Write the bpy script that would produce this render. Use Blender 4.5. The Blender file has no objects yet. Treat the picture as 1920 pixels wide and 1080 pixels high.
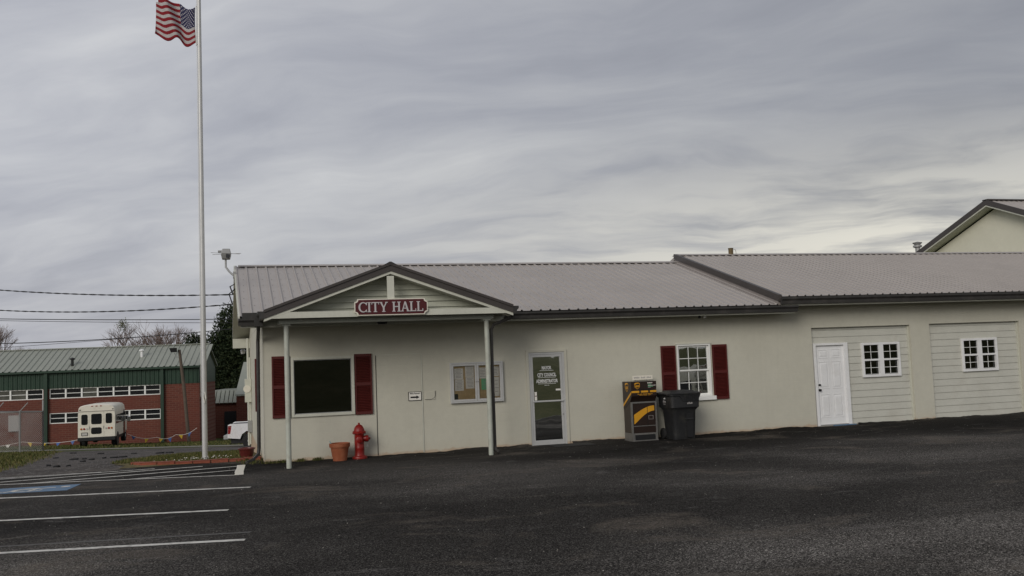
import bpy, bmesh, math, random
from mathutils import Vector, Matrix
R = math.radians
random.seed(7)
SC = bpy.context.scene
COL = SC.collection

# ---------------------------------------------------------------- camera
cd = bpy.data.cameras.new('camera'); cam = bpy.data.objects.new('camera', cd); COL.objects.link(cam)
cd.sensor_width = 36.0; cd.lens = 36.0*1747.6/1920; cd.clip_start = 0.1; cd.clip_end = 3000
YAW, PIT, ROL = R(16.1724), R(4.3535), R(2.2275)
_r = Vector((math.cos(YAW), -math.sin(YAW), 0)); _f = Vector((math.sin(YAW), math.cos(YAW), 0)); _z = Vector((0, 0, 1))
fw = math.cos(PIT)*_f + math.sin(PIT)*_z; up = -math.sin(PIT)*_f + math.cos(PIT)*_z
CR = math.cos(ROL)*_r - math.sin(ROL)*up; CU = math.sin(ROL)*_r + math.cos(ROL)*up
cam.matrix_world = Matrix(((CR.x, CU.x, -fw.x, 0), (CR.y, CU.y, -fw.y, 0), (CR.z, CU.z, -fw.z, 2.04), (0, 0, 0, 1)))
SC.camera = cam

# ---------------------------------------------------------------- world: overcast sky
SUN_EL, SUN_AZ = R(24), R(221)          # light comes from behind the camera, to its left
W = bpy.data.worlds.new('World'); SC.world = W; W.use_nodes = True
nt = W.node_tree; nt.nodes.clear()
def N(t, kind, **kw):
    n = t.nodes.new(kind)
    for k, v in kw.items(): setattr(n, k, v)
    return n
def mth(t, op, a, b=None, clamp=False):
    n = N(t, 'ShaderNodeMath', operation=op); n.use_clamp = clamp
    for i, v in enumerate((a, b)):
        if v is None: continue
        if isinstance(v, (int, float)): n.inputs[i].default_value = v
        else: t.links.new(v, n.inputs[i])
    return n.outputs[0]
def ramp(t, fac, stops, interp='LINEAR'):
    n = N(t, 'ShaderNodeValToRGB'); cr = n.color_ramp; cr.interpolation = interp
    while len(cr.elements) < len(stops): cr.elements.new(0.5)
    for e, (p, c) in zip(cr.elements, stops):
        e.position = p; e.color = (c, c, c, 1) if isinstance(c, (int, float)) else (*c, 1)
    t.links.new(fac, n.inputs[0]); return n.outputs[0]
def mixc(t, fac, a, b, mode='MIX'):
    n = N(t, 'ShaderNodeMix', data_type='RGBA', blend_type=mode)
    for i, v in ((0, fac), (6, a), (7, b)):
        if isinstance(v, (int, float)): n.inputs[i].default_value = v
        elif isinstance(v, (tuple, list)): n.inputs[i].default_value = (*v, 1)
        else: t.links.new(v, n.inputs[i])
    return n.outputs[2]
def noise(t, vec, scale, detail=4, rough=.55, dist=0.0):
    n = N(t, 'ShaderNodeTexNoise'); n.inputs['Scale'].default_value = scale; n.inputs['Detail'].default_value = detail
    n.inputs['Roughness'].default_value = rough; n.inputs['Distortion'].default_value = dist
    if vec is not None: t.links.new(vec, n.inputs['Vector'])
    return n.outputs['Fac']
def mapping(t, vec, scale=(1, 1, 1), rot=(0, 0, 0), loc=(0, 0, 0)):
    n = N(t, 'ShaderNodeMapping'); n.inputs['Scale'].default_value = scale; n.inputs['Rotation'].default_value = rot
    n.inputs['Location'].default_value = loc; t.links.new(vec, n.inputs['Vector']); return n.outputs[0]
sky = N(nt, 'ShaderNodeTexSky', sky_type='NISHITA'); sky.sun_disc = False
sky.sun_elevation = SUN_EL; sky.sun_rotation = SUN_AZ; sky.air_density = 1.5; sky.dust_density = 3.0
tc = N(nt, 'ShaderNodeTexCoord'); sp = N(nt, 'ShaderNodeSeparateXYZ'); nt.links.new(tc.outputs['Generated'], sp.inputs[0])
dz = mth(nt, 'ADD', mth(nt, 'MAXIMUM', sp.outputs[2], 0.0), 0.20)
cb = N(nt, 'ShaderNodeCombineXYZ')
nt.links.new(mth(nt, 'DIVIDE', sp.outputs[0], dz), cb.inputs[0]); nt.links.new(mth(nt, 'DIVIDE', sp.outputs[1], dz), cb.inputs[1])
rot = mapping(nt, cb.outputs[0], (1, 1, 1), (0, 0, R(30)))
wn = N(nt, 'ShaderNodeTexNoise'); wn.inputs['Scale'].default_value = 1.3; wn.inputs['Detail'].default_value = 3; nt.links.new(rot, wn.inputs['Vector'])
wv = N(nt, 'ShaderNodeVectorMath', operation='MULTIPLY_ADD'); nt.links.new(wn.outputs['Color'], wv.inputs[0]); wv.inputs[1].default_value = (.55, .55, 0); nt.links.new(rot, wv.inputs[2])
big = noise(nt, mapping(nt, wv.outputs[0], (.55, 1.0, 1), (0, 0, 0), (1.9, .6, 0)), .95, 3, .5)
mid_ = noise(nt, mapping(nt, wv.outputs[0], (.8, 2.0, 1), (0, 0, 0), (4.4, 2.2, 0)), 1.7, 7, .56)
fine = noise(nt, mapping(nt, wv.outputs[0], (1.0, 2.4, 1), (0, 0, 0), (.4, 7.2, 0)), 2.6, 8, .60)
cl = mth(nt, 'ADD', mth(nt, 'MULTIPLY', big, .50), mth(nt, 'ADD', mth(nt, 'MULTIPLY', mid_, .34), mth(nt, 'MULTIPLY', fine, .16)))
ccol = ramp(nt, cl, [(.36, (2.95, 3.05, 3.5)), (.47, (3.7, 3.8, 4.25)), (.57, (4.6, 4.68, 5.0)), (.68, (5.7, 5.75, 5.9))])
# the cloud sheet thins towards the side the light comes from
br = mth(nt, 'SUBTRACT', 1.12, mth(nt, 'MULTIPLY', mth(nt, 'MINIMUM', mth(nt, 'MAXIMUM', sp.outputs[0], -.25), .65), .48))
brc = N(nt, 'ShaderNodeCombineColor')
for i_ in range(3): nt.links.new(br, brc.inputs[i_])
ccol = mixc(nt, 1.0, ccol, brc.outputs[0], 'MULTIPLY')
# thin, warm, brighter cloud low over the horizon
low = ramp(nt, sp.outputs[2], [(0.06, 1.0), (.26, 0.0)], 'EASE')
warm = mth(nt, 'MULTIPLY', low, ramp(nt, mid_, [(.38, .3), (.54, 1.0)]))
warm = mth(nt, 'MULTIPLY', warm, ramp(nt, mth(nt, 'ADD', mth(nt, 'MULTIPLY', sp.outputs[0], .5), .5), [(.55, .06), (.80, 1.0)]))
ccol = mixc(nt, warm, ccol, (8.2, 7.9, 7.0))
ccol = mixc(nt, .06, ccol, sky.outputs[0])
bg = N(nt, 'ShaderNodeBackground'); bg.inputs[1].default_value = 0.1
out = N(nt, 'ShaderNodeOutputWorld'); nt.links.new(ccol, bg.inputs[0]); nt.links.new(bg.outputs[0], out.inputs[0])
sl = bpy.data.lights.new('sun', 'SUN'); sl.energy = 1.45; sl.angle = R(28); sl.color = (1, .955, .88)
so = bpy.data.objects.new('sun', sl); COL.objects.link(so)
sd = Vector((math.sin(SUN_AZ)*math.cos(SUN_EL), math.cos(SUN_AZ)*math.cos(SUN_EL), math.sin(SUN_EL)))
so.rotation_euler = sd.to_track_quat('Z', 'Y').to_euler(); so.location = sd*80
vs = SC.view_settings; vs.view_transform = 'Standard'; vs.look = 'None'; vs.exposure = 0; vs.gamma = 1; vs.use_curve_mapping = False

# ---------------------------------------------------------------- mesh helpers
def org(o):
    v = Vector((0, 0, 0))
    while o is not None: v = v + o.location; o = o.parent
    return v
class MB:
    def __init__(s): s.v = []; s.f = []
    def add(s, vs, fs):
        b = len(s.v); s.v += [tuple(v) for v in vs]; s.f += [tuple(b+i for i in f) for f in fs]; return s
    def quad(s, a, b, c, d): return s.add((a, b, c, d), ((0, 1, 2, 3),))
    def box(s, x0, x1, y0, y1, z0, z1):
        return s.hexa([(x0, y0, z0), (x1, y0, z0), (x1, y1, z0), (x0, y1, z0), (x0, y0, z1), (x1, y0, z1), (x1, y1, z1), (x0, y1, z1)])
    def hexa(s, p): return s.add(p, ((0, 3, 2, 1), (4, 5, 6, 7), (0, 1, 5, 4), (1, 2, 6, 5), (2, 3, 7, 6), (3, 0, 4, 7)))
    def prism(s, poly, a, b, axis='y'):
        """poly of 2d points extruded from a to b along axis (x: poly=(y,z); y: poly=(x,z); z: poly=(x,y))"""
        def P(p, t): return (t, p[0], p[1]) if axis == 'x' else (p[0], t, p[1]) if axis == 'y' else (p[0], p[1], t)
        n = len(poly); vs = [P(p, a) for p in poly]+[P(p, b) for p in poly]
        fs = [tuple(range(n)), tuple(range(2*n-1, n-1, -1))]+[(i, (i+1) % n+0, (i+1) % n+n, i+n) for i in range(n)]
        return s.add(vs, [tuple(reversed(f)) for f in fs])
    def tube(s, pts, rad, n=8, cap=True):
        pts = [Vector(p) for p in pts]; m = len(pts)
        if not isinstance(rad, (list, tuple)): rad = [rad]*m
        b = len(s.v); t0 = None
        for i, p in enumerate(pts):
            t = (pts[min(i+1, m-1)]-pts[max(i-1, 0)]).normalized()
            if t0 is None:
                a = Vector((0, 0, 1)) if abs(t.z) < .9 else Vector((1, 0, 0)); u = t.cross(a).normalized()
            else: u = (u - t*u.dot(t)).normalized()
            t0 = t; w = t.cross(u)
            for k in range(n):
                an = 2*math.pi*k/n; s.v.append(tuple(p+(u*math.cos(an)+w*math.sin(an))*rad[i]))
        for i in range(m-1):
            for k in range(n):
                s.f.append((b+i*n+k, b+i*n+(k+1) % n, b+(i+1)*n+(k+1) % n, b+(i+1)*n+k))
        if cap: s.f.append(tuple(b+k for k in range(n-1, -1, -1))); s.f.append(tuple(b+(m-1)*n+k for k in range(n)))
        return s
    def lathe(s, prof, c=(0, 0, 0), n=20, axis='z', arc=None):
        b = len(s.v)
        for r, h in prof:
            for k in range(n):
                a = 2*math.pi*k/n; p = (r*math.cos(a), r*math.sin(a), h)
                if axis == 'x': p = (p[2], p[0], p[1])
                if axis == 'y': p = (p[1], p[2], p[0])
                s.v.append((p[0]+c[0], p[1]+c[1], p[2]+c[2]))
        m = len(prof)
        for i in range(m-1):
            for k in range(n): s.f.append((b+i*n+k, b+i*n+(k+1) % n, b+(i+1)*n+(k+1) % n, b+(i+1)*n+k))
        s.f.append(tuple(b+k for k in range(n-1, -1, -1))); s.f.append(tuple(b+(m-1)*n+k for k in range(n)))
        return s
    def build(s, name, mat, parent=None, smooth=False, bevel=0, loc=None):
        o0 = org(parent) if parent is not None else Vector((0, 0, 0))
        if loc is not None: o0 = o0+Vector(loc)
        me = bpy.data.meshes.new(name); me.from_pydata([(v[0]-o0.x, v[1]-o0.y, v[2]-o0.z) for v in s.v], [], s.f)
        me.validate(); me.update(); me.materials.append(mat)
        if smooth:
            me.polygons.foreach_set('use_smooth', [True]*len(me.polygons)); me.set_sharp_from_angle(angle=R(40))
        o = bpy.data.objects.new(name, me); COL.objects.link(o)
        if parent is not None: o.parent = parent
        if loc is not None: o.location = loc
        if bevel:
            m = o.modifiers.new('bevel', 'BEVEL'); m.width = bevel; m.segments = 2; m.limit_method = 'ANGLE'; m.angle_limit = R(35)
        return o
def tag(o, label=None, cat=None, group=None, kind=None):
    if label: o['label'] = label
    if cat: o['category'] = cat
    if group: o['group'] = group
    if kind: o['kind'] = kind
    return o
def thing(name, label, cat, loc=(0, 0, 0), group=None):
    o = bpy.data.objects.new(name, None); o.empty_display_size = .2; COL.objects.link(o); o.location = loc
    return tag(o, label, cat, group)
def copy_tree(o, parent=None):
    c = o.copy(); COL.objects.link(c); c.parent = parent
    for ch in list(o.children): copy_tree(ch, c)
    return c
def text_mb(txt, size, sx=1.0, bold=0.0, align='CENTER'):
    cu = bpy.data.curves.new('t', 'FONT'); cu.body = txt; cu.size = size; cu.align_x = align; cu.offset = bold; cu.resolution_u = 2
    o = bpy.data.objects.new('t', cu); COL.objects.link(o)
    dg = bpy.context.evaluated_depsgraph_get(); me = bpy.data.meshes.new_from_object(o.evaluated_get(dg))
    vs = [(v.co.x*sx, v.co.y) for v in me.vertices]; fs = [tuple(p.vertices) for p in me.polygons]
    bpy.data.objects.remove(o); bpy.data.curves.remove(cu); bpy.data.meshes.remove(me)
    return vs, fs

# ---------------------------------------------------------------- materials
def mat(name, col, rough=.6, var=.12, vscale=3.0, bump=0.0, bscale=60.0, metal=0.0, spec=.4, var2=None, coord='Object', dirt=None):
    """painted or plain surface: base colour broken up by two scales of noise, fine bump"""
    m = bpy.data.materials.new(name); m.use_nodes = True; t = m.node_tree; b = t.nodes['Principled BSDF']
    tcn = N(t, 'ShaderNodeTexCoord'); vec = tcn.outputs[coord]
    n1 = noise(t, vec, vscale, 5, .6); n2 = noise(t, vec, vscale*9, 3, .6)
    f = mth(t, 'ADD', mth(t, 'MULTIPLY', n1, .65), mth(t, 'MULTIPLY', n2, .35))
    dk = tuple(c*(1-var*1.6) for c in col) if var2 is None else var2
    lt = tuple(min(1, c*(1+var)) for c in col)
    c = mixc(t, ramp(t, f, [(.3, 0), (.7, 1)]), dk, lt)
    if dirt:
        dcol, amount, sc = dirt
        c = mixc(t, mth(t, 'MULTIPLY', ramp(t, noise(t, vec, sc, 6, .65, .4), [(.5, 0), (.75, 1)]), amount), c, dcol)
    t.links.new(c, b.inputs['Base Color'])
    b.inputs['Roughness'].default_value = rough; b.inputs['Metallic'].default_value = metal; b.inputs['Specular IOR Level'].default_value = spec
    t.links.new(mth(t, 'ADD', mth(t, 'MULTIPLY', n2, .25), rough-.12, True), b.inputs['Roughness'])
    if bump:
        bn = N(t, 'ShaderNodeBump'); bn.inputs['Strength'].default_value = bump; bn.inputs['Distance'].default_value = .01
        t.links.new(noise(t, vec, bscale, 3, .6), bn.inputs['Height']); t.links.new(bn.outputs[0], b.inputs['Normal'])
    return m
M = {}
def wall_material():
    m = bpy.data.materials.new('stucco_wall'); m.use_nodes = True; t = m.node_tree; b = t.nodes['Principled BSDF']
    g = N(t, 'ShaderNodeNewGeometry'); vec = g.outputs['Position']
    s = N(t, 'ShaderNodeSeparateXYZ'); t.links.new(vec, s.inputs[0])
    n1 = noise(t, vec, .55, 5, .6); n2 = noise(t, vec, 7, 5, .65)
    st = noise(t, mapping(t, vec, (5, 5, .35)), 1.0, 5, .6)
    c = mixc(t, ramp(t, n1, [(.3, 0), (.7, 1)]), (.515, .497, .415), (.585, .568, .478))
    c = mixc(t, ramp(t, n2, [(.35, .20), (.75, 0)]), c, (.38, .37, .32))
    c = mixc(t, ramp(t, st, [(.52, 0), (.85, .16)]), c, (.36, .34, .28))
    # red clay splashed up on the foot of the wall
    hgt = mth(t, 'ADD', s.outputs[2], mth(t, 'MULTIPLY', mth(t, 'SUBTRACT', noise(t, vec, 4.5, 5, .7), .5), .20))
    c = mixc(t, ramp(t, hgt, [(.0, .55), (.05, .40), (.08, .07), (.30, 0)]), c, (.40, .22, .10))
    t.links.new(c, b.inputs['Base Color']); b.inputs['Roughness'].default_value = .82; b.inputs['Specular IOR Level'].default_value = .25
    # roller texture over block courses 20 cm high
    cz = mth(t, 'FRACT', mth(t, 'MULTIPLY', s.outputs[2], 5.0)); crs = ramp(t, cz, [(0, 0), (.05, 1), (.95, 1), (1, 0)])
    hh = mth(t, 'ADD', mth(t, 'MULTIPLY', crs, .25), mth(t, 'ADD', mth(t, 'MULTIPLY', noise(t, vec, 45, 4, .6), .7), mth(t, 'MULTIPLY', noise(t, vec, 3, 3, .5), .8)))
    bn = N(t, 'ShaderNodeBump'); bn.inputs['Strength'].default_value = .35; bn.inputs['Distance'].default_value = .012
    t.links.new(hh, bn.inputs['Height']); t.links.new(bn.outputs[0], b.inputs['Normal'])
    return m
M['wall'] = wall_material()
M['trim'] = mat('cream_trim', (.56, .56, .48), .55, .08, 2, .1, 40)
M['siding'] = mat('grey_siding', (.53, .525, .465), .6, .06, 2.2, .25, 55, dirt=((.36, .33, .27), .35, 1.4))
M['gablesiding'] = mat('gable_siding', (.47, .48, .40), .65, .08, 2, .2, 50)
M['white'] = mat('white_paint', (.78, .78, .78), .42, .04, 2.5, .08, 50, dirt=((.5, .48, .42), .35, 2.0))
M['vinyl'] = mat('white_vinyl', (.80, .80, .77), .38, .04, 3)
M['roof'] = mat('ribbed_roof_metal', (.362, .330, .303), .45, .05, .8, .03, 30, spec=.45, dirt=((.28, .255, .235), .45, .7))
M['bronze'] = mat('dark_bronze_metal', (.036, .034, .032), .45, .12, 2.5, .05, 30, dirt=((.11, .10, .09), .5, 3))
M['rake'] = mat('brown_rake_trim', (.058, .050, .046), .45, .10, 2, .05, 30)
M['rakelight'] = mat('taupe_flashing', (.27, .24, .225), .5, .10, 2, .05, 30)
M['shutter'] = mat('barn_red_shutter', (.086, .0105, .0080), .55, .12, 4, .1, 60)
M['alu'] = mat('brushed_aluminium', (.54, .54, .53), .42, .06, 6, .03, 90, metal=.25)
M['post'] = mat('painted_steel_post', (.44, .46, .40), .45, .10, 4, .05, 40, dirt=((.25, .20, .14), .4, 5))
M['screw'] = mat('screw_head', (.16, .15, .14), .5, .1)
M['dark'] = mat('dark_interior', (.05, .047, .043), .9, .2, 1.5)
M['room'] = mat('room_wall', (.16, .14, .12), .9, .1, 1.5)
M['black'] = mat('black_plastic', (.012, .012, .013), .5, .15, 6)
M['rubber'] = mat('rubber', (.018, .018, .018), .85, .15, 8, .2, 50)
M['hydrant'] = mat('red_hydrant_enamel', (.225, .011, .008), .38, .14, 9, .25, 45, dirt=((.17, .012, .01), .6, 7))
M['terracotta'] = mat('terracotta', (.30, .086, .036), .8, .12, 7, .2, 60, dirt=((.42, .22, .13), .35, 6))
M['darkpot'] = mat('glazed_maroon_pot', (.10, .018, .016), .35, .15, 8)
M['bin'] = mat('grey_bin_plastic', (.022, .0225, .024), .5, .12, 5, .25, 120, dirt=((.075, .07, .06), .5, 4))
M['boxbrown'] = mat('brown_decal', (.023, .013, .010), .35, .1, 5, .02, 60)
M['yellow'] = mat('yellow_decal', (.62, .30, .018), .4, .08, 6)
M['boxsteel'] = mat('dull_steel', (.17, .165, .155), .5, .12, 9, .05, 60, metal=.3)
M['galv'] = mat('galvanised_steel', (.34, .34, .33), .5, .10, 9, .05, 60, metal=.35)
M['maroon'] = mat('maroon_sign_face', (.075, .008, .011), .45, .08, 6, .08, 60)
M['cream'] = mat('cream_sign_edge', (.74, .70, .60), .5, .05, 6)
M['silver'] = mat('silver_letter', (.50, .47, .47), .5, .06, 8)
M['ink'] = mat('black_ink', (.012, .012, .014), .6, .05)
M['paper'] = mat('paper', (.80, .77, .71), .85, .04, 9)
M['print'] = mat('grey_print', (.36, .34, .33), .85, .05, 9)
M['greenpaper'] = mat('green_paper', (.16, .52, .27), .85, .05, 9)
M['cork'] = mat('cork', (.50, .36, .19), .9, .16, 12, .25, 90)
M['vinylwhite'] = mat('white_vinyl_letter', (.72, .72, .70), .5, .04)
M['blue'] = mat('worn_blue_paint', (.115, .20, .31), .8, .2, 4, .2, 70, dirt=((.13, .13, .13), .9, 4))
M['line'] = mat('worn_white_line', (.62, .60, .55), .8, .12, 5, .35, 90, dirt=((.09, .085, .08), .9, 9))
M['oldline'] = mat('faded_line', (.11, .105, .098), .85, .2, 6, .3, 90, dirt=((.045, .043, .042), 1.0, 5))
def glass(name, tint, refl):
    """clear pane: see-through with a Fresnel reflection (refl raises it for coated glass)"""
    m = bpy.data.materials.new(name); m.use_nodes = True; t = m.node_tree; t.nodes.clear()
    tr = N(t, 'ShaderNodeBsdfTransparent'); tr.inputs[0].default_value = (*tint, 1)
    gl = N(t, 'ShaderNodeBsdfGlossy'); gl.inputs['Roughness'].default_value = .012; gl.inputs[0].default_value = (.95, .97, .95, 1)
    tcn = N(t, 'ShaderNodeTexCoord'); bn = N(t, 'ShaderNodeBump'); bn.inputs['Strength'].default_value = .06; bn.inputs['Distance'].default_value = .02
    t.links.new(noise(t, tcn.outputs['Object'], 2.2, 1), bn.inputs['Height']); t.links.new(bn.outputs[0], gl.inputs['Normal'])
    fr = N(t, 'ShaderNodeFresnel'); fr.inputs[0].default_value = 1.5
    mx = N(t, 'ShaderNodeMixShader'); t.links.new(mth(t, 'ADD', fr.outputs[0], refl, True), mx.inputs[0])
    t.links.new(tr.outputs[0], mx.inputs[1]); t.links.new(gl.outputs[0], mx.inputs[2])
    o = N(t, 'ShaderNodeOutputMaterial'); t.links.new(mx.outputs[0], o.inputs[0]); return m
M['clear'] = glass('clear_glass', (.97, .97, .97), .0)
M['glass'] = glass('window_glass', (.55, .58, .56), .22)
M['tint'] = glass('tinted_glass', (.12, .13, .12), .03)
M['coated'] = glass('coated_door_glass', (.10, .11, .10), .42)
M['busglass'] = mat('dark_vehicle_glass', (.012, .013, .015), .08, .1, 2, spec=.6)

def asphalt_material():
    m = bpy.data.materials.new('asphalt'); m.use_nodes = True; t = m.node_tree; b = t.nodes['Principled BSDF']
    g = N(t, 'ShaderNodeNewGeometry'); vec = g.outputs['Position']
    vo = N(t, 'ShaderNodeTexVoronoi'); vo.inputs['Scale'].default_value = 88; t.links.new(vec, vo.inputs['Vector'])
    hs = N(t, 'ShaderNodeSeparateColor'); t.links.new(vo.outputs['Color'], hs.inputs[0])
    s3 = N(t, 'ShaderNodeSeparateXYZ'); t.links.new(vec, s3.inputs[0])
    # darker and plainer towards the hall, stone speckle stronger further out
    hallward = mth(t, 'ADD', mth(t, 'MULTIPLY', s3.outputs[1], .055), mth(t, 'MULTIPLY', noise(t, vec, .22, 5, .6, .3), .75))
    big = mth(t, 'SUBTRACT', hallward, .50); mid = noise(t, vec, 1.3, 6, .62)
    agg = ramp(t, hs.outputs[0], [(0, (.010, .009, .008)), (.42, (.036, .033, .030)), (.72, (.088, .081, .073)), (.90, (.17, .158, .145)), (1, (.31, .29, .26))])
    c = mixc(t, ramp(t, big, [(.25, .0), (.95, .88)]), agg, (.0165, .0155, .0142))
    c = mixc(t, ramp(t, mid, [(.45, 0), (.8, .35)]), c, (.058, .053, .048), 'MIX')
    pat = noise(t, mapping(t, vec, (.11, .24, 1), (0, 0, 0), (5.2, 1.1, 0)), 1.0, 4, .5, .4)
    c = mixc(t, 1.0, c, ramp(t, pat, [(.38, .60), (.49, 1.0), (.60, 1.9)]), 'MULTIPLY')
    # dusty tan tracks
    du = noise(t, mapping(t, vec, (.42, .70, 1), (0, 0, R(9)), (2.3, .4, 0)), 1.0, 8, .68, .7)
    c = mixc(t, mth(t, 'MULTIPLY', ramp(t, du, [(.54, 0), (.70, .85)]), ramp(t, noise(t, vec, 26, 3, .7), [(.35, .15), (.62, 1)])), c, (.165, .140, .113))
    wear = noise(t, mapping(t, vec, (.7, 1.5, 1), (0, 0, R(-6)), (7, 3, 0)), 1.5, 8, .72, .5)
    c = mixc(t, mth(t, 'MULTIPLY', ramp(t, wear, [(.58, 0), (.68, .8)]), ramp(t, noise(t, vec, 40, 2, .6), [(.42, 0), (.6, 1)])), c, (.17, .16, .15))
    t.links.new(c, b.inputs['Base Color']); b.inputs['Specular IOR Level'].default_value = .05
    t.links.new(ramp(t, mid, [(.3, .85), (.7, .98)]), b.inputs['Roughness'])
    hh = mth(t, 'ADD', mth(t, 'MULTIPLY', vo.outputs['Distance'], -.8), mth(t, 'MULTIPLY', noise(t, vec, 18, 4, .6), .7))
    bn = N(t, 'ShaderNodeBump'); bn.inputs['Strength'].default_value = .8; bn.inputs['Distance'].default_value = .012
    t.links.new(hh, bn.inputs['Height']); t.links.new(bn.outputs[0], b.inputs['Normal'])
    return m
M['asphalt'] = asphalt_material()
def ground_material(name, cols, scale, bump=.6, bscale=30, spots=None):
    m = bpy.data.materials.new(name); m.use_nodes = True; t = m.node_tree; b = t.nodes['Principled BSDF']
    g = N(t, 'ShaderNodeNewGeometry'); vec = g.outputs['Position']
    n1 = noise(t, vec, scale, 6, .65, .2); n2 = noise(t, vec, scale*14, 4, .7)
    c = ramp(t, mth(t, 'ADD', mth(t, 'MULTIPLY', n1, .6), mth(t, 'MULTIPLY', n2, .4)), [(.36, cols[0]), (.5, cols[1]), (.64, cols[2])])
    if spots:
        vo = N(t, 'ShaderNodeTexVoronoi'); vo.inputs['Scale'].default_value = spots[1]; t.links.new(vec, vo.inputs['Vector'])
        hs = N(t, 'ShaderNodeSeparateColor'); t.links.new(vo.outputs['Color'], hs.inputs[0])
        c = mixc(t, ramp(t, hs.outputs[0], [(spots[2], 0), (1, .8)]), c, spots[0])
    t.links.new(c, b.inputs['Base Color']); b.inputs['Roughness'].default_value = .92; b.inputs['Specular IOR Level'].default_value = .15
    bn = N(t, 'ShaderNodeBump'); bn.inputs['Strength'].default_value = bump; bn.inputs['Distance'].default_value = .03
    t.links.new(noise(t, vec, bscale, 4, .65), bn.inputs['Height']); t.links.new(bn.outputs[0], b.inputs['Normal'])
    return m
M['gravel'] = ground_material('gravel', ((.042, .038, .035), (.074, .066, .060), (.13, .113, .098)), .7, .9, 22, ((.21, .195, .185), 16, .8))
M['grassground'] = ground_material('grass_ground', ((.030, .042, .010), (.060, .072, .018), (.115, .105, .035)), .45, .8, 14)
M['dirtgrass'] = ground_material('thin_grass_ground', ((.06, .06, .02), (.12, .10, .045), (.19, .15, .08)), 1.1, .8, 18)
M['concrete'] = ground_material('pale_road', ((.19, .175, .155), (.25, .235, .21), (.32, .30, .27)), .8, .3, 20)
def blade_material(name, a, b_, c_):
    m = bpy.data.materials.new(name); m.use_nodes = True; t = m.node_tree; b = t.nodes['Principled BSDF']
    g = N(t, 'ShaderNodeNewGeometry')
    f = mth(t, 'ADD', mth(t, 'MULTIPLY', g.outputs['Random Per Island'], .6), mth(t, 'MULTIPLY', noise(t, g.outputs['Position'], .9, 3), .4))
    t.links.new(ramp(t, f, [(.2, a), (.5, b_), (.8, c_)]), b.inputs['Base Color']); b.inputs['Roughness'].default_value = .75; b.inputs['Specular IOR Level'].default_value = .2
    return m
M['blade'] = blade_material('grass_blade', (.038, .052, .012), (.075, .085, .022), (.15, .125, .05))
M['leaf'] = blade_material('evergreen_leaf', (.008, .015, .006), (.017, .028, .010), (.04, .05, .02))
M['bark'] = mat('bark', (.10, .075, .055), .9, .25, 6, .5, 30)
M['twig'] = mat('bare_twig', (.20, .15, .13), .9, .2, 2)
M['pole'] = mat('weathered_pole', (.11, .085, .065), .9, .2, 5, .3, 40)
# ================================================================ GROUND
def zt(x, y):
    """the lot is level; behind it the land falls away to the school, tilting down to the right"""
    if y <= 23: return 0.0
    xx = max(-25, min(15, x)); yy = min(y, 83)
    return -.06*(yy-23) - .03*(xx+7)*min(1, (yy-23)/25)
def sheet(name, rows, xs, off, m, kind='structure', cat=None):
    """rows: list of y; xs(y) -> list of x positions (same count in each row)"""
    mb = MB(); n = None
    for y in rows:
        X = xs(y); n = len(X)
        for x in X: mb.v.append((x, y, zt(x, y)+off))
    for i in range(len(rows)-1):
        for k in range(n-1): mb.f.append((i*n+k, i*n+k+1, (i+1)*n+k+1, (i+1)*n+k))
    return tag(mb.build(name, m), kind=kind)
def lin(a, b, n): return [a+(b-a)*i/(n-1) for i in range(n)]
gx = [-1500, -300, -100, -60, -40, -25]+lin(-24, 15, 40)+[25, 40, 60, 100, 300, 1500]
gy = [-1500, -300, -120, -60, -30, -10, 0, 10, 20]+lin(23, 83, 61)+[100, 140, 250, 600, 1500]
sheet('ground', gy, lambda y: gx, -.006, M['grassground'])
rg = random.Random(3)
jit = {}
def J(k, s):
    if k not in jit: jit[k] = rg.uniform(-1, 1)
    return jit[k]*s
rows = sorted(set([21.2, 22, 22.5]+lin(23, 49, 53)))
sheet('gravel_yard', rows, lambda y: [-70, -40, -25]+lin(-24, 6, 31), .000, M['gravel'])
def left_grass(y):   # right-hand edge of the rough grass left of the gravel
    return -5.2-(y-23)*.125+J(('lg', round(y, 2)), .22)
sheet('rough_grass', sorted(set([23.0]+lin(23.5, 49.5, 53))), lambda y: [-70, -40, -25]+lin(-24, left_grass(y), 16), .004, M['dirtgrass'])
def roady(x): return 50.2-.25*max(-25, min(15, x))
mb = MB(); RX = [-70, -40, -25]+lin(-24, 15, 40)
for d in (0, 1.2, 2.4):
    for x in RX: mb.v.append((x, roady(x)+d, zt(x, roady(x)+d)+.006))
nr = len(RX)
for i in range(2):
    for k in range(nr-1): mb.f.append((i*nr+k, i*nr+k+1, (i+1)*nr+k+1, (i+1)*nr+k))
tag(mb.build('back_lane', M['concrete']), kind='structure')
# asphalt parking lot, its far edge ragged
def lot_edge(x):
    if x < -2.3: return 21.72+.035*abs(x+4)*0+J(('le', round(x, 2)), .10)
    if x < .4: return 22.42-.16*(x+2.2)+J(('le', round(x, 2)), .03)
    return 21.4
LX = [-70, -50, -35, -25]+lin(-18, .4, 75)+[.41]+lin(1, 40, 14)+[70]
mb = MB(); ny = 9
for i in range(ny):
    for x in LX:
        y = -4.0+(lot_edge(x)+4.0)*i/(ny-1); mb.v.append((x, y, .004))
nx = len(LX)
for i in range(ny-1):
    for k in range(nx-1): mb.f.append((i*nx+k, i*nx+k+1, (i+1)*nx+k+1, (i+1)*nx+k))
tag(mb.build('parking_lot', M['asphalt']), kind='structure')
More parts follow.
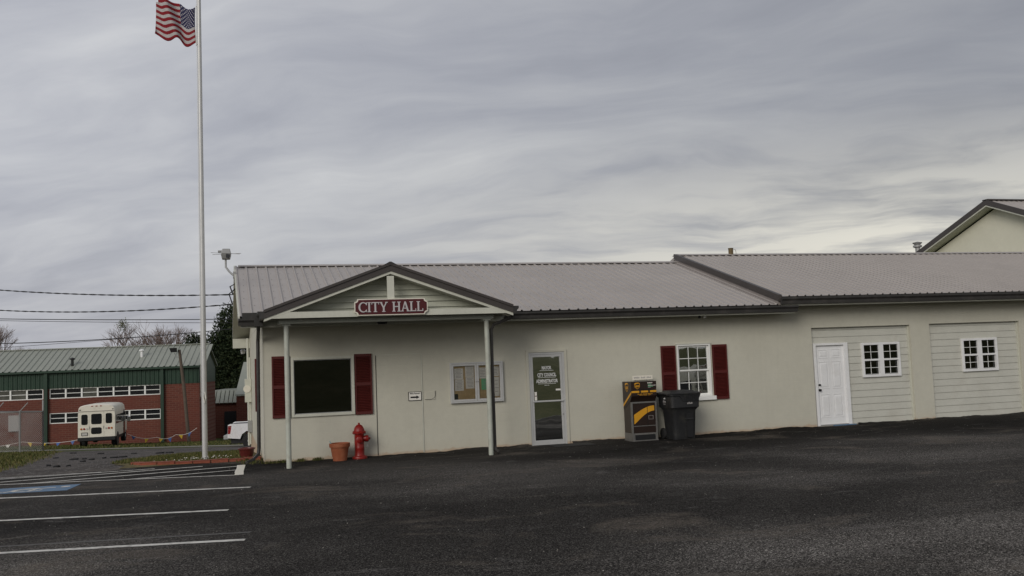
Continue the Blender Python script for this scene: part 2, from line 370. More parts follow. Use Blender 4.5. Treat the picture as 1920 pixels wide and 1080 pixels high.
# uneven lip where the paving was rolled up against the wall
mb = MB(); xs = lin(.42, 26, 330); hz = []
v = .02
for i, x in enumerate(xs):
    v += rg.uniform(-.011, .011); v = max(.008, min(.055, v)); hz.append(v)
for i, x in enumerate(xs):
    dx = rg.uniform(-.02, .02)
    mb.v += [(x, 20.90+dx, .0045), (x, 20.965+dx*.5, hz[i]*.75), (x, 21.005, hz[i])]
for i in range(len(xs)-1):
    if 6.36 < xs[i] < 7.38 or 14.1 < xs[i] < 15.2: continue
    for k in range(2): mb.f.append((i*3+k, (i+1)*3+k, (i+1)*3+k+1, i*3+k+1))
tag(mb.build('asphalt_lip', M['asphalt'], smooth=True), kind='structure')

# painted markings: each a worn strip laid on the paving
def paint(name, a, b, w, m, off=.008, n=14):
    a = Vector((a[0], a[1], 0)); b = Vector((b[0], b[1], 0)); d = (b-a); nrm = Vector((-d.y, d.x, 0)).normalized()*w/2
    mb = MB()
    for i in range(n+1):
        p = a+d*i/n; e = rg.uniform(.88, 1.1); e2 = rg.uniform(.88, 1.1)
        mb.v += [tuple(p-nrm*e+Vector((0, 0, off))), tuple(p+nrm*e2+Vector((0, 0, off)))]
    for i in range(n): mb.f.append((2*i, 2*i+2, 2*i+3, 2*i+1))
    return mb.build(name, m)
def ext(a, b, x):   # extend a line from b through a to abscissa x
    t = (x-b[0])/(a[0]-b[0]); return (x, b[1]+(a[1]-b[1])*t)
L1, L2, L3 = ((-2.78, 12.38), (-.02, 11.83)), ((-3.41, 15.17), (-.25, 14.43)), ((-4.04, 17.98), (.08, 16.98))
for (a, b), lb in ((L1, 'white bay line nearest the camera at lower left'), (L2, 'white bay line in the middle of the three, its right end set back'), (L3, 'white bay line next to the blue wheelchair panel')):
    tag(paint('bay_line', ext(a, b, -7.5), b, .118, M['line'], n=40), lb, 'road marking', 'painted parking bay lines')
tag(paint('faded_bay_line', (-4.5, 13.14), (.05, 12.35), .075, M['oldline'], .0065, 40), 'faded old bay line just above the nearest white line', 'road marking')
hb = thing('hatched_access_aisle', 'white hatched access aisle with a broad end bar before the flagpole', 'road marking', (-2.3, 20.3, 0))
for a, b in (((-4.55, 20.26), (-.09, 19.05)), ((-7.5, 20.85), (-3.96, 20.10))): pass
paint('border_line', ext((-4.55, 20.26), (-.09, 19.05), -8), (-.12, 19.06), .08, M['line'], .008, 40).parent = None
def hpart(a, b, w, off):
    o = paint('stripe', a, b, w, M['line'], off, 20); o.parent = hb; o.location = -hb.location; return o
for o in list(bpy.data.objects):
    if o.name == 'border_line': o.parent = hb; o.location = -hb.location
hpart((-8.2, 21.72), (-2.92, 21.47), .07, .0085); hpart((-7.6, 21.25), (-1.86, 21.42), .07, .009); hpart((-7.2, 20.35), (-.88, 21.26), .09, .0095)
hpart((-3.96, 20.10), (-.16, 20.75), .10, .010); hpart((-2.16, 19.62), (-.18, 20.01), .085, .0105)
o = paint('end_bar', (-.08, 20.97), (-.13, 19.03), .17, M['cream'], .0115, 8); o.parent = hb; o.location = -hb.location
# blue accessible-parking panel with the wheelchair figure, worn
bp = thing('accessible_parking_symbol', 'worn blue painted panel with white wheelchair figure on the asphalt', 'road marking', (-3.65, 18.95, 0))
MB().add([(-4.75, 18.70, .0085), (-3.08, 18.48, .0085), (-2.98, 19.38, .0085), (-4.72, 19.52, .0085)], [(0, 1, 2, 3)]).build('blue_panel', M['blue'], bp)
mb = MB()
def flat(pts, w, z=.0125):
    for (a, b) in zip(pts, pts[1:]):
        a = Vector((*a, z)); b = Vector((*b, z)); n_ = Vector((-(b-a).y, (b-a).x, 0)).normalized()*w/2
        mb.quad(a-n_, b-n_, b+n_, a+n_)
cx, cy = -3.78, 18.92
flat([(cx+.22*math.cos(a)*1.25, cy+.22*math.sin(a)) for a in lin(R(60), R(330), 14)], .07)
flat([(cx+.42, cy+.14), (cx+.10, cy+.10), (cx-.18, cy+.02), (cx-.40, cy-.16), (cx-.62, cy-.14)], .075, .0130)
flat([(cx+.12, cy+.12), (cx+.02, cy-.2)], .06, .0135)
mb.lathe([(.001, .0125), (.085, .0126)], (cx+.58, cy+.16, 0), 12)
mb.build('wheelchair_figure', M['line'], bp)

# ================================================================ CITY HALL
FY = 21.0                                    # front wall plane
def xl(y): return .40-.0215*(y-21)           # left side wall, slightly out of square
H = thing('city_hall', 'long single-storey pale stucco hall with gabled porch and ribbed metal roof', 'building', (.4, 21, 0))
def openings_wall(x0, x1, z0, z1, y, ops, th=.2):
    """front skin, back skin and reveals of a wall with rectangular openings (x0,x1,z0,z1)"""
    mb = MB(); X = sorted(set([x0, x1]+[v for o in ops for v in o[:2]])); Z = sorted(set([z0, z1]+[v for o in ops for v in o[2:]]))
    for i in range(len(X)-1):
        for k in range(len(Z)-1):
            cx, cz = (X[i]+X[i+1])/2, (Z[k]+Z[k+1])/2
            if any(o[0] < cx < o[1] and o[2] < cz < o[3] for o in ops): continue
            a, b, c, d = X[i], X[i+1], Z[k], Z[k+1]
            mb.quad((a, y, c), (b, y, c), (b, y, d), (a, y, d)); mb.quad((b, y+th, c), (a, y+th, c), (a, y+th, d), (b, y+th, d))
    for a, b, c, d in ops:
        mb.quad((a, y, c), (a, y, d), (a, y+th, d), (a, y+th, c)); mb.quad((b, y, d), (b, y, c), (b, y+th, c), (b, y+th, d))
        mb.quad((a, y, d), (b, y, d), (b, y+th, d), (a, y+th, d)); mb.quad((b, y, c), (a, y, c), (a, y+th, c), (b, y+th, c))
    return mb
OP = [(1.04, 2.31, 1.0, 2.21), (6.42, 7.31, -.02, 2.16), (10.24, 11.15, .93, 2.23), (14.08, 17.10, -.02, 2.54), (17.72, 20.70, -.02, 2.55)]
wb = openings_wall(.40, 30, -.5, 3.05, FY, OP)
wb.build('front_wall', M['wall'], H)
mb = MB(); mb.box(12.9, 30, 21.0, 21.2, 3.0505, 3.25); mb.build('front_wall_upper', M['wall'], H)
mb = MB(); mb.quad((.40, 21, -.9), (.40, 21, 3.05), (xl(31), 31, 3.05), (xl(31), 31, -.9)); mb.quad((xl(31), 31, -.9), (xl(31), 31, 3.05), (30, 31, 3.05), (30, 31, -.9))
mb.quad((30, 31, -.9), (30, 31, 4.9), (30, 21, 4.9), (30, 21, -.9))
mb.add([(.39, 21.0, 3.05), (xl(31), 31, 3.05), (xl(26), 26, 4.70)], [(0, 2, 1)])
mb.build('side_wall', M['wall'], H)
mb = MB(); mb.box(.6, 29.8, 21.25, 30.8, .03, .05); mb.box(.6, 29.8, 21.25, 30.8, 2.8, 2.84)
for x in (4.6, 9.2, 13.2, 17.4): mb.box(x, x+.1, 21.21, 30.8, .05, 2.8)
mb.box(.6, 29.8, 25.2, 25.3, .05, 2.8)
mb.build('interior_partition', M['room'], H)
# infilled doorway: a flush panel with an open joint on its left side
mb = MB(); mb.box(2.852, 3.86, 20.990, 21.0, .02, 2.235); mb.build('infill_panel', M['wall'], H)
mb = MB(); mb.box(2.832, 2.850, 20.994, 21.0, .02, 2.25); mb.build('open_joint', M['dark'], H)
mb = MB(); mb.box(3.862, 3.884, 20.984, 21.0, .02, 2.25); mb.box(2.832, 3.862, 20.986, 21.0, 2.237, 2.252); mb.build('joint_bead', M['trim'], H)
mb = MB(); mb.box(3.95, 4.17, 20.985, 21.0, 1.19, 1.38); mb.build('drop_slot_cover', M['wall'], H, bevel=.008)
mb = MB(); mb.tube([(3.93, 20.984, 1.20)]+[(4.05+.125*math.cos(a), 20.984, 1.30+.10*math.sin(a)) for a in lin(R(-90), R(0), 7)]+[(4.175, 20.984, 1.39)], .004, 5); mb.build('slot_edge', M['dark'], H)

# ---- ribbed roof sheets -------------------------------------------------
def rib_profile(x0, w, pitch=.229, rh=.029):
    pts = []; x = x0
    k = 0
    while x < x0+w-1e-4:
        pts += [(x, 0), (x+.012, rh), (x+.042, rh), (x+.054, 0)]; x += pitch; k += 1
    pts.append((x0+w, 0)); return pts
def roof(x0, x1, ye, ze, yr, zr, tagx, skew0=0.0):
    sl = (zr-ze)/(yr-ye); L = math.hypot(yr-ye, zr-ze); ny_, nz_ = -(zr-ze)/L, (yr-ye)/L
    x = x0; i = 0; prot = None
    while x < x1-.05:
        w = min(.916, x1-x); pts = rib_profile(x, w)
        mb = MB()
        for (y, z) in ((ye, ze), (yr, zr)):
            for px, hgt in pts:
                xs_ = px
                if skew0 and i == 0: xs_ = x0+w - (x0+w-px)*(1+skew0*(y-ye)/w)
                mb.v.append((xs_, y+ny_*hgt, z+nz_*hgt))
        n = len(pts)
        for k in range(n-1): mb.f.append((k, k+1, n+k+1, n+k))
        mb.build('roof_panel', M['roof'], H)
        x += .916; i += 1
    # screw heads in rows
    mb = MB(); nrow = 8
    x = x0
    while x < x1-.1:
        for off in ((.10,) if tagx == 1 else ()):
            for r_ in range(nrow):
                t = (r_+.5)/nrow; y = ye+(yr-ye)*t; z = ze+(zr-ze)*t; X = x+off; s = .011
                c = Vector((X, y+ny_*.006, z+nz_*.006)); u = Vector((0, (yr-ye)/L, (zr-ze)/L))
                top = c+Vector((0, ny_, nz_))*.008
                vs = [c+Vector((-s, 0, 0)), c-u*s, c+Vector((s, 0, 0)), c+u*s]
                mb.add([tuple(v) for v in vs]+[tuple(v*.45+top*.55+(top-c)*.45) for v in vs], ((0, 1, 5, 4), (1, 2, 6, 5), (2, 3, 7, 6), (3, 0, 4, 7), (4, 5, 6, 7)))
        x += .229
    if mb.v: tag(mb.build('roof_screws', M['screw'], H), kind='stuff')
    # ridge cap: bent sheet sitting on the ribs, leaving dark gaps between them
    mb = MB(); hh = .034
    for s_, yy in ((1, yr-.17), (-1, yr+.17)):
        z_ = zr-sl*.17
        if s_ > 0: mb.hexa([(x0-.03, yy+ny_*hh, z_+nz_*hh), (x1, yy+ny_*hh, z_+nz_*hh), (x1, yr, zr+hh+.004), (x0-.03, yr, zr+hh+.004), (x0-.03, yy+ny_*(hh+.006), z_+nz_*(hh+.006)), (x1, yy+ny_*(hh+.006), z_+nz_*(hh+.006)), (x1, yr, zr+hh+.012), (x0-.03, yr, zr+hh+.012)])
        else: mb.hexa([(x0-.03, yr, zr+hh+.004), (x1, yr, zr+hh+.004), (x1, yy, z_+hh), (x0-.03, yy, z_+hh), (x0-.03, yr, zr+hh+.012), (x1, yr, zr+hh+.012), (x1, yy, z_+hh+.008), (x0-.03, yy, z_+hh+.008)])
    mb.build('ridge_cap', M['roof'], H)
    # rear slope and under-deck
    mb = MB(); y2 = 2*yr-ye
    mb.hexa([(x0, yr, zr-.10), (x1, yr, zr-.10), (x1, y2, ze-.10), (x0-.1*bool(skew0), y2, ze-.10), (x0, yr, zr-.004), (x1, yr, zr-.004), (x1, y2, ze-.004), (x0-.1*bool(skew0), y2, ze-.004)])
    mb.build('rear_roof', M['roof'], H)
    mb = MB(); mb.hexa([(x0+.02, ye+.03, ze-.075), (x1, ye+.03, ze-.075), (x1, yr, zr-.09), (x0+.02, yr, zr-.09), (x0+.02, ye+.03, ze-.03), (x1, ye+.03, ze-.03), (x1, yr, zr-.045), (x0+.02, yr, zr-.045)])
    mb.build('roof_deck', M['dark'], H)
roof(-.075, 12.93, 20.42, 3.13, 26.0, 4.80, 1, .0215)
roof(12.87, 30.2, 20.42, 3.335, 26.1, 5.03, 2)
# left rake board and soffit of the lower roof, rear eave box
def xr(y): return -.085-.0215*(y-20.42)
mb = MB()
for ya, za, yb, zb in ((20.42, 3.13, 26.0, 4.80), (26.0, 4.80, 31.55, 3.12)):
    mb.hexa([(xr(ya)-.012, ya, za-.15), (xr(ya)+.02, ya, za-.15), (xr(yb)+.02, yb, zb-.15), (xr(yb)-.012, yb, zb-.15), (xr(ya)-.012, ya, za+.025), (xr(ya)+.02, ya, za+.025), (xr(yb)+.02, yb, zb+.025), (xr(yb)-.012, yb, zb+.025)])
mb.build('rake_board', M['trim'], H)
mb = MB()
for ya, za, yb, zb in ((20.45, 2.985, 26.0, 4.65), (26.0, 4.65, 31.5, 2.985)):
    mb.quad((xr(ya)+.02, ya, za), (xr(yb)+.02, yb, zb), (xl(yb)+.02, yb, zb), (xl(ya)+.02, ya, za))
mb.build('rake_soffit', M['trim'], H)
mb = MB(); mb.box(xr(31.2)-.01, xl(31)+.2, 30.95, 31.55, 2.72, 3.02); mb.build('rear_eave_box', M['trim'], H)
# taller roof: left rake trim over a strip of gable end
sl2 = (5.03-3.335)/(26.1-20.42)
def slab(x0, x1, ya, za, yb, zb, lo, hi):
    return MB().hexa([(x0, ya, za+lo), (x1, ya, za+lo), (x1, yb, zb+lo), (x0, yb, zb+lo), (x0, ya, za+hi), (x1, ya, za+hi), (x1, yb, zb+hi), (x0, yb, zb+hi)])
slab(12.80, 12.90, 20.40, 3.335, 26.1, 5.03, -.115, .045).build('rake_trim', M['rake'], H)
slab(12.83, 12.89, 20.46, 3.335, 26.1, 5.03, -.26, -.116).build('gable_flashing', M['rakelight'], H)
slab(12.70, 12.829, 20.5, 3.154, 26.0, 4.80, .004, .02).build('valley_flashing', M['rakelight'], H)
# eave: fascia, soffit, gutters
def gutter(name, x0, x1, z0, z1, y=20.42, m='bronze'):
    """K-style gutter along x"""
    d = .12; prof = [(y, z0), (y-d*.62, z0), (y-d*.70, z0+(z1-z0)*.45), (y-d, z0+(z1-z0)*.72), (y-d, z1), (y-d+.012, z1), (y-d+.012, z1-.02), (y-.012, z1-.03), (y, z1)]
    return MB().prism(prof, x0, x1, 'x').build(name, M[m], H)
gutter('gutter', 5.72, 13.30, 2.950, 3.105); gutter('gutter', 12.86, 30.2, 3.140, 3.315); gutter('gutter', -.10, .30, 2.950, 3.105)
mb = MB(); mb.box(-.05, 13.26, 20.425, 20.45, 2.91, 3.10); mb.box(12.95, 30.2, 20.425, 20.45, 3.10, 3.30); mb.build('fascia', M['trim'], H)
mb = MB(); mb.box(-.05, 13.2, 20.451, 21.0, 2.925, 2.945); mb.box(13.201, 30.2, 20.451, 21.0, 3.115, 3.135); mb.build('soffit', M['trim'], H)
mb = MB(); mb.box(12.905, 13.26, 20.452, 21, 2.946, 3.30); mb.build('eave_return', M['trim'], H)
# security camera pair under the eave
for dx in (-.07, .07):
    MB().lathe([(.02, 0), (.035, .01), (.035, .05), (.02, .07)], (10.79+dx, 20.62, 2.85), 10).build('flood_lamp', M['white' if dx > 0 else 'black'], H, smooth=True)
# roof vents on the tall ridge
MB().lathe([(.075, 0), (.075, .19), (.085, .19), (.085, .21)], (14.78, 26.1, 5.04), 12).build('vent_pipe', mat('vent_brass', (.12, .085, .035), .6, .2, 6), H, smooth=True)
MB().tube([(14.88, 26.1, 5.21), (14.95, 26.1, 5.2), (14.97, 26.1, 5.05)], .008, 6).build('vent_wire', M['galv'], H)

# ---- windows -----------------------------------------------------------
def louver_shutter(x0, x1, z0, z1, yf=20.955):
    s = MB(); fr = .035; zm = z0+(z1-z0)*.50
    s.box(x0, x0+fr, yf, 20.998, z0, z1); s.box(x1-fr, x1, yf, 20.998, z0, z1)
    for a, b in ((z0, z0+.06), (zm-.035, zm+.035), (z1-.06, z1)): s.box(x0+fr, x1-fr, yf+.001, 20.998, a, b)
    root = s.build('shutter', M['shutter'], H)
    l = MB()
    for a, b in ((z0+.06, zm-.035), (zm+.035, z1-.06)):
        n = int((b-a)/.034)
        for i in range(n):
            z = a+(b-a)*(i+.5)/n
            l.hexa([(x0+fr, yf+.008, z-.016), (x1-fr, yf+.008, z-.016), (x1-fr, 20.996, z+.004), (x0+fr, 20.996, z+.004), (x0+fr, yf+.006, z-.008), (x1-fr, yf+.006, z-.008), (x1-fr, 20.996, z+.012), (x0+fr, 20.996, z+.012)])
    l.box(x0+fr, x1-fr, 20.990, 20.997, z0+.06, z1-.06)
    tag(l.build('louvers', M['shutter'], root), kind='stuff')
for a in ((.58, .96, .955, 2.295), (2.365, 2.745, .945, 2.285), (9.81, 10.195, .855, 2.215), (11.20, 11.60, .85, 2.205)): louver_shutter(*a)
def pane(x0, x1, z0, z1, y, m, parent, tilt=0.0, name='pane'):
    """a sheet of glass, leaning by tilt (radians)"""
    dy = math.tan(tilt)*(z1-z0)/2
    return MB().hexa([(x0, y-dy, z0), (x1, y-dy, z0), (x1, y-dy+.005, z0), (x0, y-dy+.005, z0), (x0, y+dy, z1), (x1, y+dy, z1), (x1, y+dy+.005, z1), (x0, y+dy+.005, z1)]).build(name, M[m], parent)
def frame(x0, x1, z0, z1, w, ya, yb):
    mb = MB(); mb.box(x0, x0+w, ya, yb, z0, z1); mb.box(x1-w, x1, ya, yb, z0, z1); mb.box(x0+w, x1-w, ya, yb, z0, z0+w); mb.box(x0+w, x1-w, ya, yb, z1-w, z1); return mb
# fixed picture window under the porch
w = frame(.985, 2.355, .955, 2.255, .06, 20.955, 21.03).build('window', M['trim'], H, bevel=.006)
frame(1.04, 2.30, 1.01, 2.20, .02, 20.99, 21.05).build('glazing_bead', M['galv'], w); pane(1.055, 2.285, 1.025, 2.185, 21.035, 'tint', w, R(.5))
# double-hung window with six-over-six lights
w = frame(10.24, 11.15, .945, 2.232, .035, 20.972, 21.10).build('window', M['vinyl'], H, bevel=.004)
x0, x1 = 10.28, 11.11
frame(x0, x1, 1.575, 2.195, .035, 21.02, 21.05).build('sash', M['vinyl'], w); frame(x0, x1, .975, 1.60, .04, 21.052, 21.09).build('sash', M['vinyl'], w)
for za, zb, y, tl in ((1.61, 2.16, 21.035, R(1.5)), (1.01, 1.565, 21.07, R(1.7))):
    for i in range(1, 3): MB().box(x0+.035+(x1-x0-.07)*i/3-.008, x0+.035+(x1-x0-.07)*i/3+.008, y-.014, y-.009, za, zb).build('muntin', M['vinyl'], w)
    MB().box(x0+.035, x1-.035, y-.0085, y-.0135+.001, (za+zb)/2-.008, (za+zb)/2+.008).build('muntin', M['vinyl'], w)
    pane(x0+.03, x1-.03, za-.01, zb+.01, y+.006, 'glass', w, tl)
MB().box(10.20, 11.235, 20.93, 21.06, .845, .944).build('sill', M['vinyl'], w, bevel=.006)
MB().box(10.22, 11.17, 20.962, 21.0, 2.233, 2.262).build('head_trim', M['trim'], w)

# ---- recessed bays with lap siding, twin windows and the white door ------
SID = .178
def bay(x0, x1, z1, holes):
    mb = openings_wall(x0, x1, -.02, z1, 21.125, holes, .07); mb.build('bay_backing', M['siding'], H)
    z = -.02; k = 0
    while z < z1-.03:
        zt_ = min(z+SID, z1); segs = [(x0+.004, x1-.004)]
        for hx0, hx1, hz0, hz1 in holes:
            if hz0 < zt_-.004 and hz1 > z+.004:
                ns = []
                for a, b in segs:
                    if hx0 > a: ns.append((a, min(b, hx0)))
                    if hx1 < b: ns.append((max(a, hx1), b))
                segs = [s_ for s_ in ns if s_[1]-s_[0] > .01]
        pcs = [(a, b, z, zt_) for a, b in segs]
        for hx0, hx1, hz0, hz1 in holes:
            if z+.004 < hz0 < zt_: pcs.append((hx0, hx1, z, hz0-.012))
            if z < hz1 < zt_-.004: pcs.append((hx0, hx1, hz1, zt_))
        for a, b, za, zb in pcs:
            MB().hexa([(a, 21.090, za), (b, 21.090, za), (b, 21.124, za), (a, 21.124, za), (a, 21.108, zb+.012), (b, 21.108, zb+.012), (b, 21.124, zb+.012), (a, 21.124, zb+.012)]).build('siding_board', M['siding'], H)
        z += SID; k += 1
    for xa in (x0, x1-.035): MB().box(xa, xa+.035, 21.07, 21.124, 0, z1).build('bay_corner_trim', M['trim'], H)
    mb = MB(); mb.box(x0, x1, 20.985, 21.06, -.02, .02); mb.build('bay_threshold', M['concrete'], H)
bay(14.08, 17.10, 2.54, [(14.13, 15.14, -.03, 2.12), (15.60, 16.78, 1.20, 2.10)])
bay(17.72, 20.70, 2.55, [(18.78, 19.955, 1.22, 2.115)])
def twin_window(x0, x1, z0, z1):
    w = frame(x0, x1, z0, z1, .062, 21.045, 21.16).build('window', M['white'], H, bevel=.004)
    xm = (x0+x1)/2; MB().box(xm-.07, xm+.07, 21.046, 21.16, z0+.062, z1-.062).build('mullion', M['white'], w)
    for a, b in ((x0+.062, xm-.07), (xm+.07, x1-.062)):
        zm = (z0+z1)/2
        MB().box(a, b, 21.055, 21.13, zm-.024, zm+.024).build('meeting_rail', M['white'], w)
        for za, zb, y in ((zm+.024, z1-.062, 21.085), (z0+.062, zm-.024, 21.115)):
            MB().box((a+b)/2-.006, (a+b)/2+.006, y-.008, y-.002, za, zb).build('muntin', M['vinyl'], w)
            MB().box(a, b, y-.0075, y-.0025, (za+zb)/2-.006, (za+zb)/2+.006).build('muntin', M['vinyl'], w)
            pane(a, b, za, zb, y, 'tint', w, R(.4))
        MB().box(a, b, 21.10, 21.125, z0+.062, z0+.085).build('sash_rail', M['galv'], w)
    return w
twin_window(15.60, 16.78, 1.20, 2.105); twin_window(18.78, 19.955, 1.22, 2.12)
# six-panel white door
d = MB().box(14.20, 15.035, 21.075, 21.115, .045, 2.07).build('door', M['white'], H)
for xa, xb in ((14.30, 14.555), (14.68, 14.935)):
    for za, zb in ((1.77, 1.95), (.98, 1.64), (.24, .80)):
        g = MB()
        fr = frame(xa-.02, xb+.02, za-.02, zb+.02, .016, 21.066, 21.0745); fr.build('panel_moulding', M['white'], d, bevel=.004)
        MB().hexa([(xa+.012, 21.0745, za+.012), (xb-.012, 21.0745, za+.012), (xb-.012, 21.0745, zb-.012), (xa+.012, 21.0745, zb-.012), (xa+.045, 21.066, za+.045), (xb-.045, 21.066, za+.045), (xb-.045, 21.066, zb-.045), (xa+.045, 21.066, zb-.045)]).build('raised_panel', M['white'], d)
for z, r_ in ((1.065, .024), (.93, .032)):
    MB().lathe([(r_, 0), (r_, .012), (r_*.45, .018), (r_*.5, .035), (r_*.95, .045), (r_*.8, .065)], (14.265, 21.0755, z), 12, 'y').build('door_knob', M['black'], d, smooth=True).scale.y = -1
for o in list(d.children):
    if o.name.startswith('door_knob'):
        for v in o.data.vertices: pass
        o.scale.y = 1
        for v in o.data.vertices: v.co.y = 2*(21.0755-21.0)-v.co.y
mb = MB(); mb.box(14.125, 14.20, 21.02, 21.124, 0, 2.135); mb.box(15.035, 15.15, 21.02, 21.124, 0, 2.135); mb.box(14.2, 15.035, 21.02, 21.124, 2.075, 2.135); mb.build('door_frame', M['white'], H, bevel=.005)
MB().box(14.2, 15.035, 21.0, 21.12, .012, .044).build('door_sill', M['galv'], H)
MB().box(14.55, 15.2, 20.93, 20.998, .006, .030).build('blue_tape', M['blue'], H)
# aluminium glass door with lettering
d = MB()
d.box(6.42, 6.475, 20.995, 21.10, -.01, 2.17); d.box(7.255, 7.31, 20.995, 21.10, -.01, 2.17); d.box(6.475, 7.255, 20.995, 21.10, 2.12, 2.17)
d = d.build('glass_door_frame', M['alu'], H, bevel=.003)
lf = MB(); a0, a1 = 6.478, 7.252
lf.box(a0, a0+.05, 21.005, 21.05, .005, 2.117); lf.box(a1-.05, a1, 21.005, 21.05, .005, 2.117); lf.box(a0+.05, a1-.05, 21.005, 21.05, .005, .115); lf.box(a0+.05, a1-.05, 21.005, 21.05, 2.06, 2.117)
lf = lf.build('glass_door', M['alu'], H, bevel=.003)
MB().box(a0+.02, a1-.0, 20.965, 20.995, 1.005, 1.035).build('push_bar', M['alu'], lf, bevel=.006)
MB().box(a0+.051, a1-.051, 21.004, 21.049, 1.0, 1.04).build('mid_rail', M['alu'], lf)
pane(a0+.05, a1-.05, 1.041, 2.06, 21.028, 'coated', lf, R(1.35)); pane(a0+.05, a1-.05, .115, .999, 21.028, 'coated', lf, R(1.35))
MB().lathe([(.018, 0), (.018, .012)], (a1-.022, 20.992, .70), 10, 'y').build('door_lock', M['galv'], lf)
def decal(txt, size, cx, z, y, parent, m, sx=.8, bold=.004, name='lettering', tilt=0.0):
    vs_, fs_ = text_mb(txt, size, sx, bold)
    return MB().add([(cx+x, y+math.tan(tilt)*(z+yy-1.55), z+yy) for x, yy in vs_], fs_).build(name, M[m], parent)
def illegible(a0, a1, z, h, place, parent, m, words=3, seed=1):
    """print too small to read in the photograph: a row of short uneven strokes"""
    r_ = random.Random(seed); mb = MB(); n = max(4, int((a1-a0)/(h*.75))); gap = set(int(n*(k+1)/words) for k in range(words-1))
    for k in range(n):
        if k in gap: continue
        x0 = a0+(a1-a0)*k/n; x1 = x0+(a1-a0)/n*.72; t = z+h*r_.uniform(.6, 1.0)
        mb.add([place(x0, z), place(x1, z), place(x1, t), place(x0, t)], [(0, 1, 2, 3)])
    return tag(mb.build('small_print', M[m], parent), kind='stuff')
for txt, z, sz in (('MAYOR', 1.765, .112), ('CITY COUNCIL', 1.60, .112), ('ADMINISTRATOR', 1.455, .112)):
    decal(txt, sz, 6.865, z, 21.014, lf, 'vinylwhite', .60, .003, tilt=R(1.35))
for z, wd in ((1.735, .17), (1.572, .22), (1.425, .22)): MB().box(6.865-wd, 6.865+wd, 21.012, 21.014, z, z+.008).build('underline', M['vinylwhite'], lf)
illegible(6.80, 6.92, 1.385, .016, lambda a, z: (a, 21.012, z), lf, 'vinylwhite', 2)
MB().box(6.545, 6.60, 21.010, 21.013, 1.05, 1.245).build('sticker', M['paper'], lf); MB().box(6.55, 6.595, 21.0085, 21.0095, 1.14, 1.16).build('sticker_mark', M['maroon'], lf)
MB().box(7.075, 7.195, 21.010, 21.013, 1.26, 1.30).build('hours_sticker', M['paper'], lf)
mb = MB(); mb.box(6.355, 6.42, 20.975, 21.02, -.01, 2.225); mb.box(7.31, 7.365, 20.975, 21.02, -.01, 2.225); mb.box(6.42, 7.31, 20.975, 21.02, 2.172, 2.225); mb.build('door_casing', M['wall'], H)
tag(MB().box(6.75, 7.75, 20.25, 20.85, .006, .018).build('door_mat', M['rubber'], None, bevel=.004), 'flat dark mat on the asphalt in front of the glass door', 'mat')
# ---- porch ---------------------------------------------------------------
M['porchceil'] = mat('shade_toned_porch_ceiling', (.10, .10, .08), .8, .1)  # deep porch shade is put into the ceiling colour
PX, PZ, EZ, PF = 2.96, 4.12, 3.19, 19.25
XL, XR = .40, 5.585
psl = (PZ-EZ)/(PX-XL)
for s_, xe in ((-1, XL), (1, XR)):
    # roof slab running back into the main roof, dark rake trim, cream sub-trim
    mb = MB(); q = [(xe, PF+.02, EZ-.04), (PX, PF+.02, PZ-.04), (PX, 23.6, PZ-.04), (xe, 20.75, EZ-.04)]
    mb.hexa(q+[(x, y, z+.045) for x, y, z in q]); mb.build('porch_roof', M['roof'], H)
    def rk(lo, hi, ya, yb, x_in=0.0, m='rake', nm='porch_rake'):
        xo = xe+(PX-xe)*x_in; zo = EZ+(PZ-EZ)*x_in
        MB().hexa([(xo, ya, zo+lo), (PX, ya, PZ+lo), (PX, yb, PZ+lo), (xo, yb, zo+lo), (xo, ya, zo+hi), (PX, ya, PZ+hi), (PX, yb, PZ+hi), (xo, yb, zo+hi)]).build(nm, M[m], H)
    rk(-.155, -.035, PF-.035, PF+.02); rk(-.034, .02, PF-.06, PF+.30, nm='porch_rake_cap')
    rk(-.215, -.156, PF-.012, PF+.02, m='trim', nm='porch_rake_board')
    rk(-.21, -.17, PF+.021, PF+.42, m='trim', nm='porch_rake_soffit')
MB().hexa([(PX-.12, PF-.064, PZ-.02), (PX+.12, PF-.064, PZ-.02), (PX+.12, 23.4, PZ-.02), (PX-.12, 23.4, PZ-.02), (PX-.02, PF-.064, PZ+.035), (PX+.02, PF-.064, PZ+.035), (PX+.02, 23.4, PZ+.035), (PX-.02, 23.4, PZ+.035)]).build('porch_ridge_cap', M['bronze'], H)
MB().prism([(.46, 3.03), (5.53, 3.03), (5.53, 3.05), (5.18, 3.155), (.80, 3.155), (.46, 3.05)], PF-.010, PF+.03, 'y').build('tie_beam', M['trim'], H)
MB().box(2.885, 3.03, PF-.008, PF+.03, 3.156, 3.86).build('king_post', M['trim'], H)
# lap siding set back in the gable, each board cut to the slope
z = 3.10
while z < 3.88:
    z2 = min(z+.125, 3.90)
    def xa(zz): return XL+(zz+.19-EZ)/psl
    a0_, a1_ = xa(z), xa(z2)
    if a1_ < PX-.03:
        a0_ = max(a0_, .5); b0, b1 = 2*PX-a0_, 2*PX-a1_
        MB().hexa([(a0_, PF+.365, z), (b0, PF+.365, z), (b0, PF+.42, z), (a0_, PF+.42, z), (a1_, PF+.405, z2+.01), (b1, PF+.405, z2+.01), (b1, PF+.42, z2+.01), (a1_, PF+.42, z2+.01)]).build('gable_board', M['gablesiding'], H)
    z += .125
MB().add([(XL+.1, PF+.43, 3.0), (XR-.1, PF+.43, 3.0), (PX, PF+.43, PZ-.08)], [(0, 1, 2)]).build('gable_backing', M['gablesiding'], H)
MB().box(.70, 5.22, 19.52, 19.66, 2.935, 3.028).build('porch_beam', M['post'], H)
for xa_, xb_ in ((.70, .80), (5.12, 5.22)): MB().box(xa_, xb_, 19.661, 20.99, 2.94, 3.028).build('side_beam', M['post'], H)
